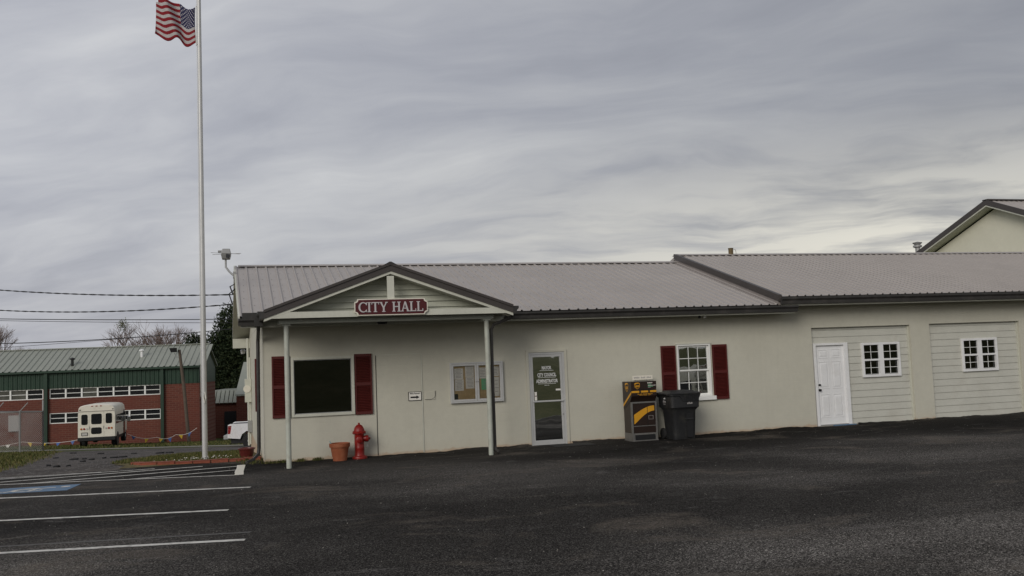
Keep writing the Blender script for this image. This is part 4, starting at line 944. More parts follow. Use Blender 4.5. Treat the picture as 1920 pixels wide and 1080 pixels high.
# grass bed with clay edging blocks
bed = [21.95, 22.5, 23.0]+lin(23.5, 32, 18)
def bedl(y): return -2.55-.55*math.sin(min(1, (y-21.9)/7)*math.pi*.9)-(.0 if y < 29 else -.30*(y-29))+J(('bed', round(y, 2)), .15)
sheet('flagpole_bed', bed, lambda y: lin(bedl(y), xl(max(21, y))-.0 if y < 31 else 0.2, 10), .012, M['dirtgrass'])
def red_block(i, x, y, rz, w=.36, lb=None):
    t = MB(); n = 8; prof = [(-w/2, -.07), (w/2, -.07), (w/2, .05)]+[(w/2*math.cos(a), .05+.05*math.sin(a)) for a in lin(R(20), R(160), 6)]+[(-w/2, .05)]
    t.prism(prof, -.03, .055+.006*(i % 3), 'z'); return t.build('edging_block', mat_block, ED, bevel=.012, loc=(x+2.2-.0, y-22.4, 0)), rz
mat_block = mat('red_clay_block', (.26, .072, .042), .85, .2, 8, .4, 40, dirt=((.13, .06, .030), .6, 5))
ED = thing('bed_edging', 'row of red clay edging blocks along the front of the grass bed', 'edging', (-2.2, 22.4, 0))
blk = [(-2.30, 22.62, 50), (-2.05, 22.40, 12), (-1.68, 22.22, 4), (-1.30, 22.12, 3), (-.92, 22.04, 4), (-.54, 21.98, 2), (-.16, 21.97, 4), (.16, 22.02, 10)]
for i, (x, y, a) in enumerate(blk):
    mb = MB(); w = .36; prof = [(-w/2, -.08), (w/2, -.08), (w/2, .04)]+[(w/2*math.cos(b), .04+.06*math.sin(b)) for b in lin(R(20), R(160), 6)]+[(-w/2, .04)]
    ca, sa = math.cos(R(-a)), math.sin(R(-a))
    mb.prism([(x+p[0]*ca-p[1]*sa, y+p[0]*sa+p[1]*ca) for p in prof], -.03, .06+.008*(i % 3), 'z'); mb.build('edging_block', mat_block, ED, bevel=.012)
def blades(name, region, count, hmin, hmax, wd, m, zoff=.0, parent=None):
    mb = MB(); k = 0; rr = random.Random(count)
    while k < count:
        p = region(rr)
        if p is None: continue
        x, y = p; z = zt(x, y)+zoff; h_ = rr.uniform(hmin, hmax); a = rr.uniform(0, 6.28); w = wd*rr.uniform(.6, 1.3); ln = rr.uniform(.1, .6)*h_; b_ = rr.uniform(0, 6.28)
        dx, dy = math.cos(a)*w, math.sin(a)*w; tx, ty = math.cos(b_)*ln, math.sin(b_)*ln
        mb.add([(x-dx, y-dy, z), (x+dx, y+dy, z), (x+dx*.7+tx*.4, y+dy*.7+ty*.4, z+h_*.6), (x-dx*.7+tx*.4, y-dy*.7+ty*.4, z+h_*.6), (x+tx, y+ty, z+h_)], [(0, 1, 2, 3), (3, 2, 4)])
        k += 1
    return tag(mb.build(name, m), kind='stuff')
def reg_bed(rr):
    y = 21.95+(rr.random()**1.15)*10; x = rr.uniform(bedl(round(y*2)/2) if y > 23.2 else -2.5, .15)
    edge = 22.52-.14*(x+2.2)
    if y < edge+.02: return None
    if rr.random() < .35 and math.sin(x*3.1+y*1.7) > .2: return None
    return x, y
blades('bed_grass', reg_bed, 9000, .02, .075, .010, M['blade'], .01)
def reg_left(rr):
    y = rr.uniform(23.2, 50); x = left_grass(y)-abs(rr.gauss(0, 3.0))-rr.uniform(-.1, .6)
    return (x, y) if x > -22 else None
blades('rough_grass_blades', reg_left, 9000, .03, .11, .018, M['blade'])
def reg_far(rr):
    x = rr.uniform(-22, 6); y = roady(x)+2.5+rr.random()*17
    return x, y
blades('lawn_grass', reg_far, 9000, .04, .12, .03, M['blade'])
def reg_corner(rr):
    c = rr.choice(((.50, 20.95, .12), (.30, 21.3, .25), (.75, 20.95, .10), (1.15, 20.95, .05), (.1, 21.75, .2), (1.5, 20.96, .05)))
    x = c[0]+rr.gauss(0, c[2]); y = c[1]-abs(rr.gauss(0, .03)) if c[1] < 21 else c[1]+rr.gauss(0, .15)
    if x > .40 and y > 20.98: return None
    return x, y
blades('wall_foot_weeds', reg_corner, 900, .02, .085, .006, M['blade'], .004)
# white blossom and pale scraps round the pole, loose stones on the paving
mb = MB(); rr = random.Random(5)
def pebble(mb, x, y, z, s, rr):
    p = [(x+rr.uniform(.6, 1)*s*math.cos(a), y+rr.uniform(.6, 1)*s*math.sin(a), z) for a in (0, 1.26, 2.5, 3.77, 5.0)]
    mb.add(p+[(x+rr.uniform(-.3, .3)*s, y+rr.uniform(-.3, .3)*s, z+s*rr.uniform(.5, .9))], [(i, (i+1) % 5, 5) for i in range(5)])
for i in range(60): pebble(mb, fpx+rr.gauss(0, .38), 22.62+abs(rr.gauss(0, .22)), .03+rr.random()*.05, rr.uniform(.008, .022), rr)
tag(mb.build('fallen_blossom', M['paper']), kind='stuff')
mb = MB()
for i in range(900):
    y = rr.uniform(6.5, 20.8); x = rr.uniform(-6, 17); pebble(mb, x, y, .004, rr.uniform(.004, .011)*(1.35 if rr.random() < .12 else 1), rr)
tag(mb.build('loose_stones', mat('pale_stone', (.33, .31, .28), .85, .25, 30)), kind='stuff')
mb = MB()
for i in range(1500):
    y = 22.0+rr.random()**1.4*22; x = rr.uniform(left_grass(min(y, 49)) if y > 23 else -9, -1.5 if y < 30 else 1)
    pebble(mb, x, y, zt(x, y)-.004, rr.uniform(.012, .030), rr)
tag(mb.build('gravel_stones', mat('grey_stone', (.15, .14, .14), .9, .35, 12)), kind='stuff')
mch = mat('broken_asphalt', (.014, .014, .015), .9, .2, 10, .4, 40)
spots = [(-5.1, 31.9, .55), (-4.34, 28.5, .42), (-4.77, 31.75, .3), (-4.39, 30.4, .42), (-4.21, 31.6, .28), (-3.95, 31.6, .5), (-3.70, 31.9, .55), (-6.27, 35.6, .4), (-3.97, 37.5, .45), (-2.91, 35.7, .6), (-2.6, 35.9, .5), (-7.0, 43.5, .5), (-5.5, 40.4, .45), (-4.7, 25.7, .25), (-4.25, 24.2, .28), (-4.0, 24.3, .22)]
for i, (x, y, s) in enumerate(spots):
    s *= .62
    mb = MB(); z = zt(x, y); n = 7; pr_ = [(s*.5*rr.uniform(.6, 1.1)*math.cos(6.283*k/n), s*.32*rr.uniform(.6, 1.1)*math.sin(6.283*k/n)) for k in range(n)]
    tl = rr.uniform(-.06, .06)
    mb.v = [(x+p[0], y+p[1], z-.01) for p in pr_]+[(x+p[0]*.9, y+p[1]*.9, z+.03+.02*rr.random()+p[0]*tl) for p in pr_]
    mb.f = [tuple(range(n-1, -1, -1)), tuple(range(n, 2*n))]+[(k, (k+1) % n, n+(k+1) % n, n+k) for k in range(n)]
    tag(mb.build('asphalt_chunk', mch), 'black slab of broken asphalt lying on the gravel yard', 'rubble', 'broken asphalt slabs on the gravel')

# ================================================================ SCHOOL
brick = bpy.data.materials.new('red_brick'); brick.use_nodes = True; t = brick.node_tree; b = t.nodes['Principled BSDF']
tcn = N(t, 'ShaderNodeTexCoord'); bt = N(t, 'ShaderNodeTexBrick'); bt.inputs['Scale'].default_value = 1
mp = N(t, 'ShaderNodeMapping'); mp.inputs['Rotation'].default_value = (R(90), 0, 0); t.links.new(tcn.outputs['Object'], mp.inputs['Vector']); t.links.new(mp.outputs[0], bt.inputs['Vector'])
bt.inputs['Brick Width'].default_value = .42; bt.inputs['Row Height'].default_value = .145; bt.inputs['Mortar Size'].default_value = .016
bt.inputs['Color1'].default_value = (.095, .024, .016, 1); bt.inputs['Color2'].default_value = (.135, .036, .022, 1); bt.inputs['Mortar'].default_value = (.150, .078, .055, 1)
t.links.new(mixc(t, ramp(t, noise(t, tcn.outputs['Object'], .5, 5, .6), [(.3, 0), (.7, .5)]), bt.outputs[0], (.12, .026, .016)), b.inputs['Base Color']); b.inputs['Roughness'].default_value = .9
M['brick'] = brick
M['green'] = mat('dark_green_siding', (.013, .038, .022), .55, .15, 1.2)
M['greenroof'] = mat('pale_green_roof', (.27, .285, .245), .5, .08, .5, dirt=((.20, .23, .19), .4, .4))
S = thing('school_building', 'long red brick school with dark green metal band and pale green roof', 'building')
def sbox(nm, x0, x1, y0, y1, z0, z1, m, p=S): return MB().box(x0, x1, y0, y1, z0, z1).build(nm, M[m], p)
# local frame: x to the right along the front (0 = right corner), y back, z as in the world
Z0 = -3.9
winrows = [(-10.30, -2.72, .47, 1.20, 7), (-10.30, -2.72, -1.30, -.55, 7), (-18.4, -10.72, .47, 1.20, 7)]
MB().box(-30, -.01, .25, 7.3, Z0, 2.40).build('core_wall', M['dark'], S)
mb = openings_wall(-30, 0, Z0, 1.2, 0, [(a, b_, c, d_-.001) for a, b_, c, d_, n in winrows], .24); mb.build('brick_wall', M['brick'], S)
MB().quad((0, 0, Z0), (0, 7.3, Z0), (0, 7.3, 1.2), (0, 0, 1.2)).build('brick_end_wall', M['brick'], S)
mb = MB(); x = -30
while x < -.01:
    mb.add([(x, -.03, 1.2), (x+.06, -.07, 1.2), (x+.14, -.07, 1.2), (x+.20, -.03, 1.2), (x+.30, -.03, 1.2)]+[(q, w_, 2.5) for q, w_ in ((x, -.03), (x+.06, -.07), (x+.14, -.07), (x+.20, -.03), (x+.30, -.03))], [(k, k+1, k+6, k+5) for k in range(4)]); x += .30
mb.build('green_band', M['green'], S)
MB().add([(.02, -.03, 1.2), (.02, 7.3, 1.2), (.02, 7.3, 2.45), (.02, 3.6, 4.02), (.02, -.03, 2.45)], [(0, 1, 2, 3, 4)]).build('green_gable', M['green'], S)
mb = MB(); x = -30.2
ra, rb = Vector((0, -.25, 2.47)), Vector((0, 3.6, 4.10))
while x < .14:
    for q0, q1, h0, h1 in ((x, x+.05, 0, .06), (x+.05, x+.10, .06, .06), (x+.10, x+.15, .06, 0), (x+.15, x+.42, 0, 0)):
        mb.quad((q0, ra.y, ra.z+h0), (q1, ra.y, ra.z+h1), (q1, rb.y, rb.z+h1), (q0, rb.y, rb.z+h0))
    x += .42
rf = mb.build('roof', M['greenroof'], S)
MB().hexa([(-30.2, 3.6, 4.04), (.2, 3.6, 4.04), (.2, 7.5, 2.40), (-30.2, 7.5, 2.40), (-30.2, 3.6, 4.10), (.2, 3.6, 4.10), (.2, 7.5, 2.46), (-30.2, 7.5, 2.46)]).build('rear_roof', M['greenroof'], S)
sbox('ridge_cap', -30.2, .2, 3.45, 3.75, 4.11, 4.17, 'greenroof'); sbox('eave_gutter', -30.2, .2, -.34, -.22, 2.32, 2.47, 'green')
for x, y in ((-8.9, .5), (-4.35, 1.6)): MB().lathe([(.10, 0), (.10, .45), (.2, .47), (.2, .55), (.02, .62)], (x, y, 2.45+.42*(y+.25)), 10).build('roof_vent', M['white' if x > -6 else 'black'], rf)
for x in (-18.6, -10.50, -2.58): MB().box(x-.11, x+.11, -.22, -.08, Z0, 2.33).build('rain_pipe', M['green'], S)
def school_window(x0, x1, z0, z1):
    w = frame(x0, x1, z0, z1, .055, .02, .12).build('window', M['vinyl'], S)
    MB().box(x0+.07, x1-.07, .05, .09, (z0+z1)/2-.02, (z0+z1)/2+.02).build('sash_bar', M['vinyl'], w)
    MB().box(x0+.07, x1-.07, .09, .10, z0+.07, z1-.07).build('pane', M['busglass'] if rr.random() < .7 else M['schoolpane'], w)
    return w
M['schoolpane'] = mat('blind_behind_glass', (.10, .10, .085), .15, .3, 3, spec=.5)
for a, b_, c, d_, n in winrows:
    st = (b_-a)/n
    for i in range(n): school_window(a+st*i+.0, a+st*(i+1)-.0, c, d_)
sbox('wall_cabinet', -13.0, -12.3, -.12, 0, -1.7, -.58, 'print')
S.location = (-3.15, 72.28, 0); S.rotation_euler.z = R(-7)
# annex behind the hall's left corner
A = thing('brick_annex', 'low dark brick annex with grey green metal roof edge behind the pickup', 'building')
MB().box(-.3, 12, .3, 8, -4.3, -.75).build('brick_wall', M['brick'], A)
mb = MB(); x = -.4
while x < 12: mb.hexa([(x, 0, -.78), (x+.30, 0, -.78), (x+.30, .9, .26), (x, .9, .26), (x, -.03, -.74), (x+.30, -.03, -.74), (x+.30, .87, .31), (x, .87, .31)]); mb.box(x+.3, x+.36, -.06, .9, -.79, -.70); x += .36
mb.build('roof_edge', M['greenroof'], A)
MB().box(-.4, 12, .9, 8, .20, .30).build('flat_roof', M['greenroof'], A); MB().box(1.0, 2.0, .22, .3, -4.3, -1.5).build('doorway', M['black'], A)
mb = MB(); mb.hexa([(2.2, -1.2, -.15), (9, -1.2, -.15), (9, 3, 2.6), (2.2, 3, 2.6), (2.2, -1.2, -.05), (9, -1.2, -.05), (9, 3, 2.7), (2.2, 3, 2.7)]); mb.build('canopy_roof', M['greenroof'], A)
mb = MB(); mb.box(2.25, 3.1, -1.0, -.6, -4.3, -.2); mb.box(8, 8.8, -1.0, -.6, -4.3, -.2); mb.build('brick_pier', M['brick'], A)
A.location = (-2.7, 84.4, 0); A.rotation_euler.z = R(-10)
# big cream gabled hall beyond the right-hand roof
G = thing('cream_gabled_hall', 'tall cream gabled building with brown roof edge behind the right roof', 'building', (36, 37.4, 0))
gX, gY, gZ, gs = 36, 37.4, 8.95, .385; hw = 8.2
MB().add([(gX, gY-hw+.7, -4), (gX, gY+hw-.7, -4), (gX, gY+hw-.7, gZ-.38-gs*(hw-.7)), (gX, gY, gZ-.38), (gX, gY-hw+.7, gZ-.38-gs*(hw-.7))], [(0, 4, 3, 2, 1)]).build('gable_wall', mat('cream_wall', (.68, .66, .535), .8, .05, .6), G)
MB().quad((gX, gY-hw+.7, -4), (gX+20, gY-hw+.7, -4), (gX+20, gY-hw+.7, gZ-.38-gs*(hw-.7)), (gX, gY-hw+.7, gZ-.38-gs*(hw-.7))).build('front_wall', M['wall'], G)
for sgn in (-1, 1):
    def gp(x, d_, dz_): return (x, gY+sgn*d_, gZ-gs*d_+dz_)
    mb = MB(); x = gX-.55
    while x < gX+20:
        for q0, q1, h0, h1 in ((x, x+.03, 0, .03), (x+.03, x+.06, .03, .03), (x+.06, x+.09, .03, 0), (x+.09, x+.30, 0, 0)):
            mb.quad(gp(q0, hw, h0), gp(q1, hw, h1), gp(q1, 0, h1), gp(q0, 0, h0))
        x += .30
    mb.build('roof_slope', M['roof'], G)
    def gb(x0, x1, lo, hi, nm, mm): MB().hexa([gp(x0, hw, lo), gp(x1, hw, lo), gp(x1, 0, lo), gp(x0, 0, lo), gp(x0, hw, hi), gp(x1, hw, hi), gp(x1, 0, hi), gp(x0, 0, hi)]).build(nm, M[mm], G)
    gb(gX-.60, gX-.54, -.22, .05, 'rake_trim', 'rake'); gb(gX-.575, gX-.54, -.29, -.221, 'rake_board', 'trim'); gb(gX-.53, gX+.02, -.30, -.25, 'rake_soffit', 'gablesiding'); gb(gX+.03, gX+20, -.12, -.02, 'roof_deck', 'dark')
MB().box(gX-.6, gX+20, gY-.18, gY+.18, gZ+.0, gZ+.06).build('ridge_cap', M['rake'], G)
MB().lathe([(.13, 0), (.13, .55), (.24, .60), (.24, .68), (.14, .72), (.24, .80), (.26, .84), (.02, .90)], (gX-.1, gY+5.6, gZ-gs*5.6-.05), 14).build('flue_cap', M['galv'], G, smooth=True)
# ================================================================ VEHICLES
M['buswhite'] = mat('cream_bus_paint', (.74, .70, .60), .4, .05, 1.5, dirt=((.40, .35, .27), .45, 1.5))
M['carwhite'] = mat('white_car_paint', (.74, .74, .75), .28, .04, 1.5, spec=.5, dirt=((.42, .33, .24), .30, 1.2))
M['lampred'] = mat('red_lamp', (.30, .012, .010), .25, .1); M['lampamber'] = mat('amber_lamp', (.45, .13, .02), .25, .1); M['lampclear'] = mat('clear_lamp', (.5, .48, .45), .2, .1)
M['chrome'] = mat('chrome', (.55, .55, .56), .2, .05, metal=.9)
def wheel(x, y, z, r, w, root, rim='galv'):
    wh = MB().lathe([(r*.62, -w/2), (r*.94, -w/2), (r, -w*.32), (r, w*.32), (r*.94, w/2), (r*.62, w/2)], (x, y, z), 24, 'x').build('wheel', M['rubber'], root, smooth=True)
    MB().lathe([(r*.15, -w/2-.004), (r*.5, -w/2+.01), (r*.63, -w/2+.0), (r*.63, w/2), (r*.5, w/2-.01), (r*.15, w/2+.004)], (x, y, z), 20, 'x').build('rim', M[rim], wh, smooth=True)
def make_bus(label):
    """small cutaway bus, rear face at y=0 looking towards -y, nose towards +y"""
    B = thing('minibus', label, 'bus')
    W2 = 1.05
    def sec(y, top, wt):   # body section with rounded roof
        pts = [(-W2, y, .62), (-W2, y, 1.95), (-wt, y, top-.22), (-wt+.10, y, top-.10), (-wt+.32, y, top-.03), (0, y, top), (wt-.32, y, top-.03), (wt-.10, y, top-.10), (wt, y, top-.22), (W2, y, 1.95), (W2, y, .62)]
        return pts
    rings = [sec(0, 2.58, 1.0), sec(.10, 2.62, 1.03), sec(3.9, 2.62, 1.03), sec(4.3, 2.45, .98)]
    mb = MB(); n = len(rings[0])
    for r_ in rings: mb.v += r_
    for i in range(len(rings)-1):
        for k in range(n): mb.f.append((i*n+k, i*n+(k+1) % n, (i+1)*n+(k+1) % n, (i+1)*n+k))
    mb.f.append(tuple(range(n))); mb.f.append(tuple((len(rings)-1)*n+k for k in range(n-1, -1, -1)))
    body = mb.build('body', M['buswhite'], B, smooth=True)
    MB().box(-.98, .98, 4.3, 5.5, .62, 1.35).build('cab_nose', M['buswhite'], B, bevel=.12); MB().hexa([(-.95, 4.28, 1.35), (.95, 4.28, 1.35), (.9, 5.0, 1.36), (-.9, 5.0, 1.36), (-.9, 4.28, 2.1), (.9, 4.28, 2.1), (.85, 4.45, 2.1), (-.85, 4.45, 2.1)]).build('windscreen', M['busglass'], B)
    MB().box(-1.03, 1.03, -.03, .012, 2.20, 2.225).build('roof_seam', M['rakelight'], body)
    def rr_pane(x0, x1, z0, z1, r=.09, nm='rear_window', m='busglass', y=-.012):
        pts = []
        for cx, cz, a0 in ((x1-r, z0+r, 270), (x1-r, z1-r, 0), (x0+r, z1-r, 90), (x0+r, z0+r, 180)):
            for i in range(5): a = R(a0+22.5*i); pts.append((cx+r*math.cos(a), cz+r*math.sin(a)))
        return MB().prism(pts, y, .02, 'y').build(nm, M[m], body)
    rr_pane(-.86, -.50, 1.40, 2.03); rr_pane(-.30, .30, 1.42, 2.05); rr_pane(.52, .88, 1.44, 2.06); rr_pane(-.31, .29, .82, 1.22, .1)
    for x_, mm in ((-.86, 'lampamber'), (-.70, 'lampred'), (-.54, 'lampclear'), (.54, 'lampclear'), (.70, 'lampred'), (.86, 'lampamber')):
        MB().lathe([(.055, -.03), (.062, -.01), (.062, .01)], (x_, 0, 1.15), 12, 'y').build('tail_lamp', M[mm], body, smooth=True)
    for x_ in (-.25, 0, .25): MB().box(x_-.05, x_+.05, -.03, .02, 2.50, 2.54).build('marker_lamp', M['lampred'], body)
    for x_ in (-.93, .93): MB().box(x_-.04, x_+.04, -.02, .02, 2.28, 2.33).build('marker_lamp', M['black'], body)
    frame(-.86, -.50, .74, .94, .025, -.025, .0).build('plate_frame', M['black'], body); MB().box(-.835, -.525, -.015, .0, .765, .915).build('number_plate', M['lampclear'], body)
    for x_ in (-.40, .40): MB().box(x_-.012, x_+.012, -.03, .0, 1.12, 1.30).build('door_handle', M['galv'], body)
    MB().box(-.42, -.415, -.008, .0, .62, 2.18).build('door_seam', M['rakelight'], body); MB().box(.415, .42, -.008, .0, .62, 2.18).build('door_seam', M['rakelight'], body)
    MB().box(-1.06, 1.06, -.10, .12, .42, .64).build('bumper', M['black'], B, bevel=.02)
    MB().box(-.9, .9, .15, 4.8, .38, .62).build('chassis', M['black'], B)
    for sx_ in (-1, 1):
        for k in range(4): MB().box(sx_*1.052-.012, sx_*1.052+.012, .35+k*.78, .35+k*.78+.68, 1.38, 1.92).build('side_window', M['busglass'], body)
        MB().box(sx_*1.055-.008, sx_*1.055+.008, .1, 4.1, 1.0, 1.03).build('rub_rail', M['buswhite'], body)
        wheel(sx_*.86, 1.05, .38, .38, .26, B, 'white'); wheel(sx_*.86, 4.75, .38, .38, .26, B, 'white')
        MB().lathe([(.44, -.02), (.46, .0), (.44, .02)], (sx_*1.045, 1.05, .42), 20, 'x').build('wheel_arch', M['black'], body)
        MB().tube([(sx_*1.0, 4.35, 1.35), (sx_*1.25, 4.40, 1.38)], .02, 6).build('mirror_arm', M['black'], B)
        MB().box(sx_*1.25-.10, sx_*1.25+.10, 4.34, 4.44, 1.28, 1.62).build('mirror', M['chrome'], B, bevel=.03)
    MB().box(1.03, 1.07, 3.35, 4.05, .62, 2.10).build('side_door', M['busglass'], body)
    return B
BUS = make_bus('cream small bus seen from behind on the grass by the school')
BUS.location = (-8.72, 62.35, zt(-8.7, 62.9)-.02); BUS.rotation_euler.z = R(-1.5)
# pickup, only its bed shows past the corner
T = thing('pickup_truck', 'white pickup truck parked behind the left corner of the hall', 'pickup')
# local: tailgate at x=0 facing -x, nose +x, width along y
side = [(.0, .55), (.02, 1.12), (.10, 1.16), (2.0, 1.16), (2.05, 1.18), (3.9, 1.18), (5.0, 1.08), (5.25, .95), (5.3, .5), (4.75, .48), (4.68, .70), (4.45, .86), (4.15, .86), (3.92, .70), (3.85, .45), (1.45, .45), (1.37, .70), (1.15, .86), (.83, .86), (.61, .70), (.53, .50)]
for y0, y1 in ((-.90, .90),):
    body = MB().prism(side[::-1], y0, y1, 'y').build('body', M['carwhite'], T, bevel=.03)
MB().box(.12, 1.95, -.75, .75, 1.10, 1.1605).build('bed_floor', M['black'], body)
cab = MB().hexa([(2.0, -.85, 1.175), (4.1, -.85, 1.175), (4.1, .85, 1.175), (2.0, .85, 1.175), (2.15, -.68, 1.78), (3.3, -.68, 1.78), (3.3, .68, 1.78), (2.15, .68, 1.78)]).build('cab', M['carwhite'], T, bevel=.05)
for s_ in (-1, 1): MB().hexa([(2.15, s_*.845-.01, 1.22), (3.85, s_*.845-.01, 1.22), (3.85, s_*.845+.01, 1.22), (2.15, s_*.845+.01, 1.22), (2.25, s_*.70-.01, 1.70), (3.25, s_*.70-.01, 1.70), (3.25, s_*.70+.01, 1.70), (2.25, s_*.70+.01, 1.70)]).build('side_window', M['busglass'], cab)
for s_ in (-1, 1):
    MB().hexa([(-.015, s_*.80-.10, .72), (.10, s_*.80-.10, .72), (.14, s_*.80+.105*(s_ > 0)+.0, .72), (-.015, s_*.905, .72), (-.005, s_*.80-.10, 1.10), (.16, s_*.80-.10, 1.10), (.16, s_*.905, 1.10), (-.005, s_*.905, 1.10)]).build('tail_lamp', M['lampred'], body)
    for x_ in (.99, 4.30):
        wh = MB().lathe([(.22, -.11), (.34, -.11), (.36, -.07), (.36, .07), (.34, .11), (.22, .11)], (x_, s_*.80, .36), 24, 'y').build('wheel', M['rubber'], T, smooth=True)
        MB().lathe([(.06, -.115), (.18, -.10), (.225, -.11), (.225, .11), (.18, .10), (.06, .115)], (x_, s_*.80, .36), 18, 'y').build('rim', M['galv'], wh, smooth=True)
MB().box(-.22, .02, -.88, .88, .46, .66).build('rear_bumper', M['galv'], T, bevel=.03)
MB().box(.1, 5.1, -.7, .7, .24, .50).build('chassis', M['black'], T)
T.location = (-.66, 47.7, zt(0, 47.7)-.03); T.rotation_euler.z = R(-7)

# ================================================================ FENCE, POLE, PENNANTS, WIRES
FN = thing('chain_link_fence', 'grey chain link enclosure with barbed wire arms at the left edge', 'fence', (-9.8, 52.2, zt(-9.8, 52.2)))
C0 = Vector((-9.79, 52.2)); A1 = Vector((-14.2, 47.8)); A2 = Vector((-19.0, 54.6))
def fence_run(a, b_, n, hgt, arms):
    d_ = b_-a; L = d_.length; u = d_/L
    for i in range(n+1):
        p = a+d_*i/n; z = zt(p.x, p.y); post = MB().lathe([(.045, z-.1), (.045, z+(2.55 if i == 0 and arms else hgt+.05))], (p.x, p.y, 0), 10).build('post', M['galv'], FN, smooth=True)
        if arms and i > 0: MB().tube([(p.x, p.y, z+hgt), (p.x+.38, p.y-.1, z+hgt+.42)], .025, 6).build('barb_arm', M['galv'], post)
    mb = MB(); pts = [(a+d_*t) for t in lin(0, 1, 8)]
    mb.tube([(p.x, p.y, zt(p.x, p.y)+hgt) for p in pts], .030, 8); mb.build('top_rail', M['galv'], FN, smooth=True)
    mb = MB(); st = .10; N_ = int(L/st)
    def P(s_, h_): q = a+u*s_; return Vector((q.x, q.y, zt(q.x, q.y)+h_))
    for i in range(-int(hgt/st), N_+1):
        for sg_ in (1, -1):
            s0 = i*st; s1 = s0+hgt
            lo, hi = (0.0, hgt)
            c0, c1 = max(s0, 0), min(s1, L)
            if c1 <= c0: continue
            h0, h1 = c0-s0, c1-s0
            if sg_ < 0: h0, h1 = hgt-h0, hgt-h1
            mb.tube([P(c0, h0), P(c1, h1)], .0046, 3, False)
    tag(mb.build('wire_mesh', M['galv'], FN), kind='stuff')
fence_run(C0, A1, 5, 1.98, True); fence_run(C0, A2, 4, 1.98, False)
PO = thing('lamp_pole', 'leaning weathered wood pole with floodlight before the school wall', 'pole', (-3.85, 70.5, zt(-3.85, 70.5)))
pz = zt(-3.85, 70.5)
MB().tube([(-3.80, 70.5, pz-.3), (-4.12, 70.5, 1.0), (-4.40, 70.5, 3.62)], [.13, .12, .10], 10).build('pole', M['pole'], PO, smooth=True)
MB().tube([(-4.38, 70.45, 3.1), (-4.62, 70.4, 3.1), (-4.72, 70.4, 3.4)], .025, 6).build('lamp_arm', M['galv'], PO)
MB().hexa([(-4.95, 70.2, 3.45), (-4.55, 70.2, 3.45), (-4.55, 70.5, 3.45), (-4.95, 70.5, 3.45), (-5.05, 70.15, 3.75), (-4.55, 70.15, 3.75), (-4.55, 70.5, 3.75), (-5.05, 70.5, 3.75)]).build('lamp_head', M['black'], PO)
# pennant strings between fence, posts and pole
def pennants(label, pts, n, sz, seed):
    r_ = random.Random(seed); P_ = thing('pennant_string', label, 'pennants', pts[0])
    mb = MB(); path = []
    for a, b_ in zip(pts, pts[1:]):
        a = Vector(a); b_ = Vector(b_)
        for i in range(9):
            t_ = i/9; path.append(a.lerp(b_, t_)+Vector((0, 0, -.18*math.sin(math.pi*t_))))
    path.append(Vector(pts[-1])); mb.tube(path, .012, 5, False); mb.build('cord', M['paper'], P_)
    for k in range(n):
        p = path[int((k+.5)/n*(len(path)-1))]; q = path[min(len(path)-1, int((k+.5)/n*(len(path)-1))+1)]; u = (q-p).normalized()*sz*.5
        c_ = r_.choice(('pyellow', 'pblue', 'paper', 'pyellow')); sw_ = Vector((r_.uniform(-.1, .1), r_.uniform(-.15, .05), -sz*r_.uniform(.7, 1.1)))
        MB().add([tuple(p-u), tuple(p+u), tuple(p+sw_), tuple(p-u+Vector((0, .012, 0))), tuple(p+u+Vector((0, .012, 0))), tuple(p+sw_+Vector((0, .012, 0)))], [(0, 1, 2), (5, 4, 3), (0, 3, 4, 1), (1, 4, 5, 2), (2, 5, 3, 0)]).build('pennant', M[c_], P_)
M['pyellow'] = mat('yellow_pennant', (.62, .42, .03), .6, .1); M['pblue'] = mat('blue_pennant', (.04, .10, .30), .6, .1)
pennants('string of yellow, white and blue pennants left of the bus', [(-17.2, 65.5, -2.05), (-13.4, 65.2, -1.95), (-9.6, 64.6, -1.9)], 8, .27, 2)
pennants('string of yellow, white and blue pennants right of the bus', [(-7.4, 66.0, -1.85), (-5.6, 66.2, -2.2), (-4.4, 66.3, -2.1), (-3.1, 66.5, -1.75)], 6, .27, 4)
# overhead lines
M['cable'] = mat('black_cable', (.02, .02, .021), .6, .1)
def wire(label, a, b_, sag, r, twist=0.0, n=40, name='service_cable'):
    a = Vector(a); b_ = Vector(b_); mb = MB()
    def pt(t_, ph=0): return a.lerp(b_, t_)+Vector((0, 0, -sag*4*t_*(1-t_)))
    if twist:
        for ph in (0, math.pi):
            mb.tube([pt(t_)+Vector((0, math.cos(t_*twist+ph)*r, math.sin(t_*twist+ph)*r)) for t_ in lin(0, 1, n)], r, 5, False)
    else: mb.tube([pt(t_) for t_ in lin(0, 1, n)], r, 5, False)
    return tag(mb.build(name, M['cable']), label, 'cable')
wire('upper twisted service cable running from the left to the hall gable', (-15.5, 41.0, 6.62), (-.23, 24.3, 3.92), .38, .0105, 170, 260)
wire('lower twisted service cable running from the left to the hall gable', (-15.5, 41.0, 5.90), (-.25, 24.6, 3.70), .55, .010, 170, 260)
wire('topmost thin overhead line above the school roof', (-40, 95, 8.6), (14, 80, 6.2), .55, .035)
wire('thin pale overhead line just under the topmost one', (-40, 97, 8.5), (14, 82, 5.7), .35, .022)
wire('overhead line rising to the right just above the school ridge', (-40, 96, 6.2), (2, 88, 6.0), .95, .038)
wire('faint lowest overhead line crossing the bare trees', (-40, 99, 4.4), (2, 92, 6.1), .25, .02)
mb = MB(); mb.tube([(-.23, 24.3, 3.92), (-.30, 24.3, 4.12), (-.16, 24.3, 4.2), (-.12, 24.3, 4.0)], .02, 6); mb.tube([(-.25, 24.6, 3.70), (-.33, 24.5, 3.95), (-.14, 24.4, 4.1)], .016, 6); mb.build('weatherhead_loop', M['cable'], H)

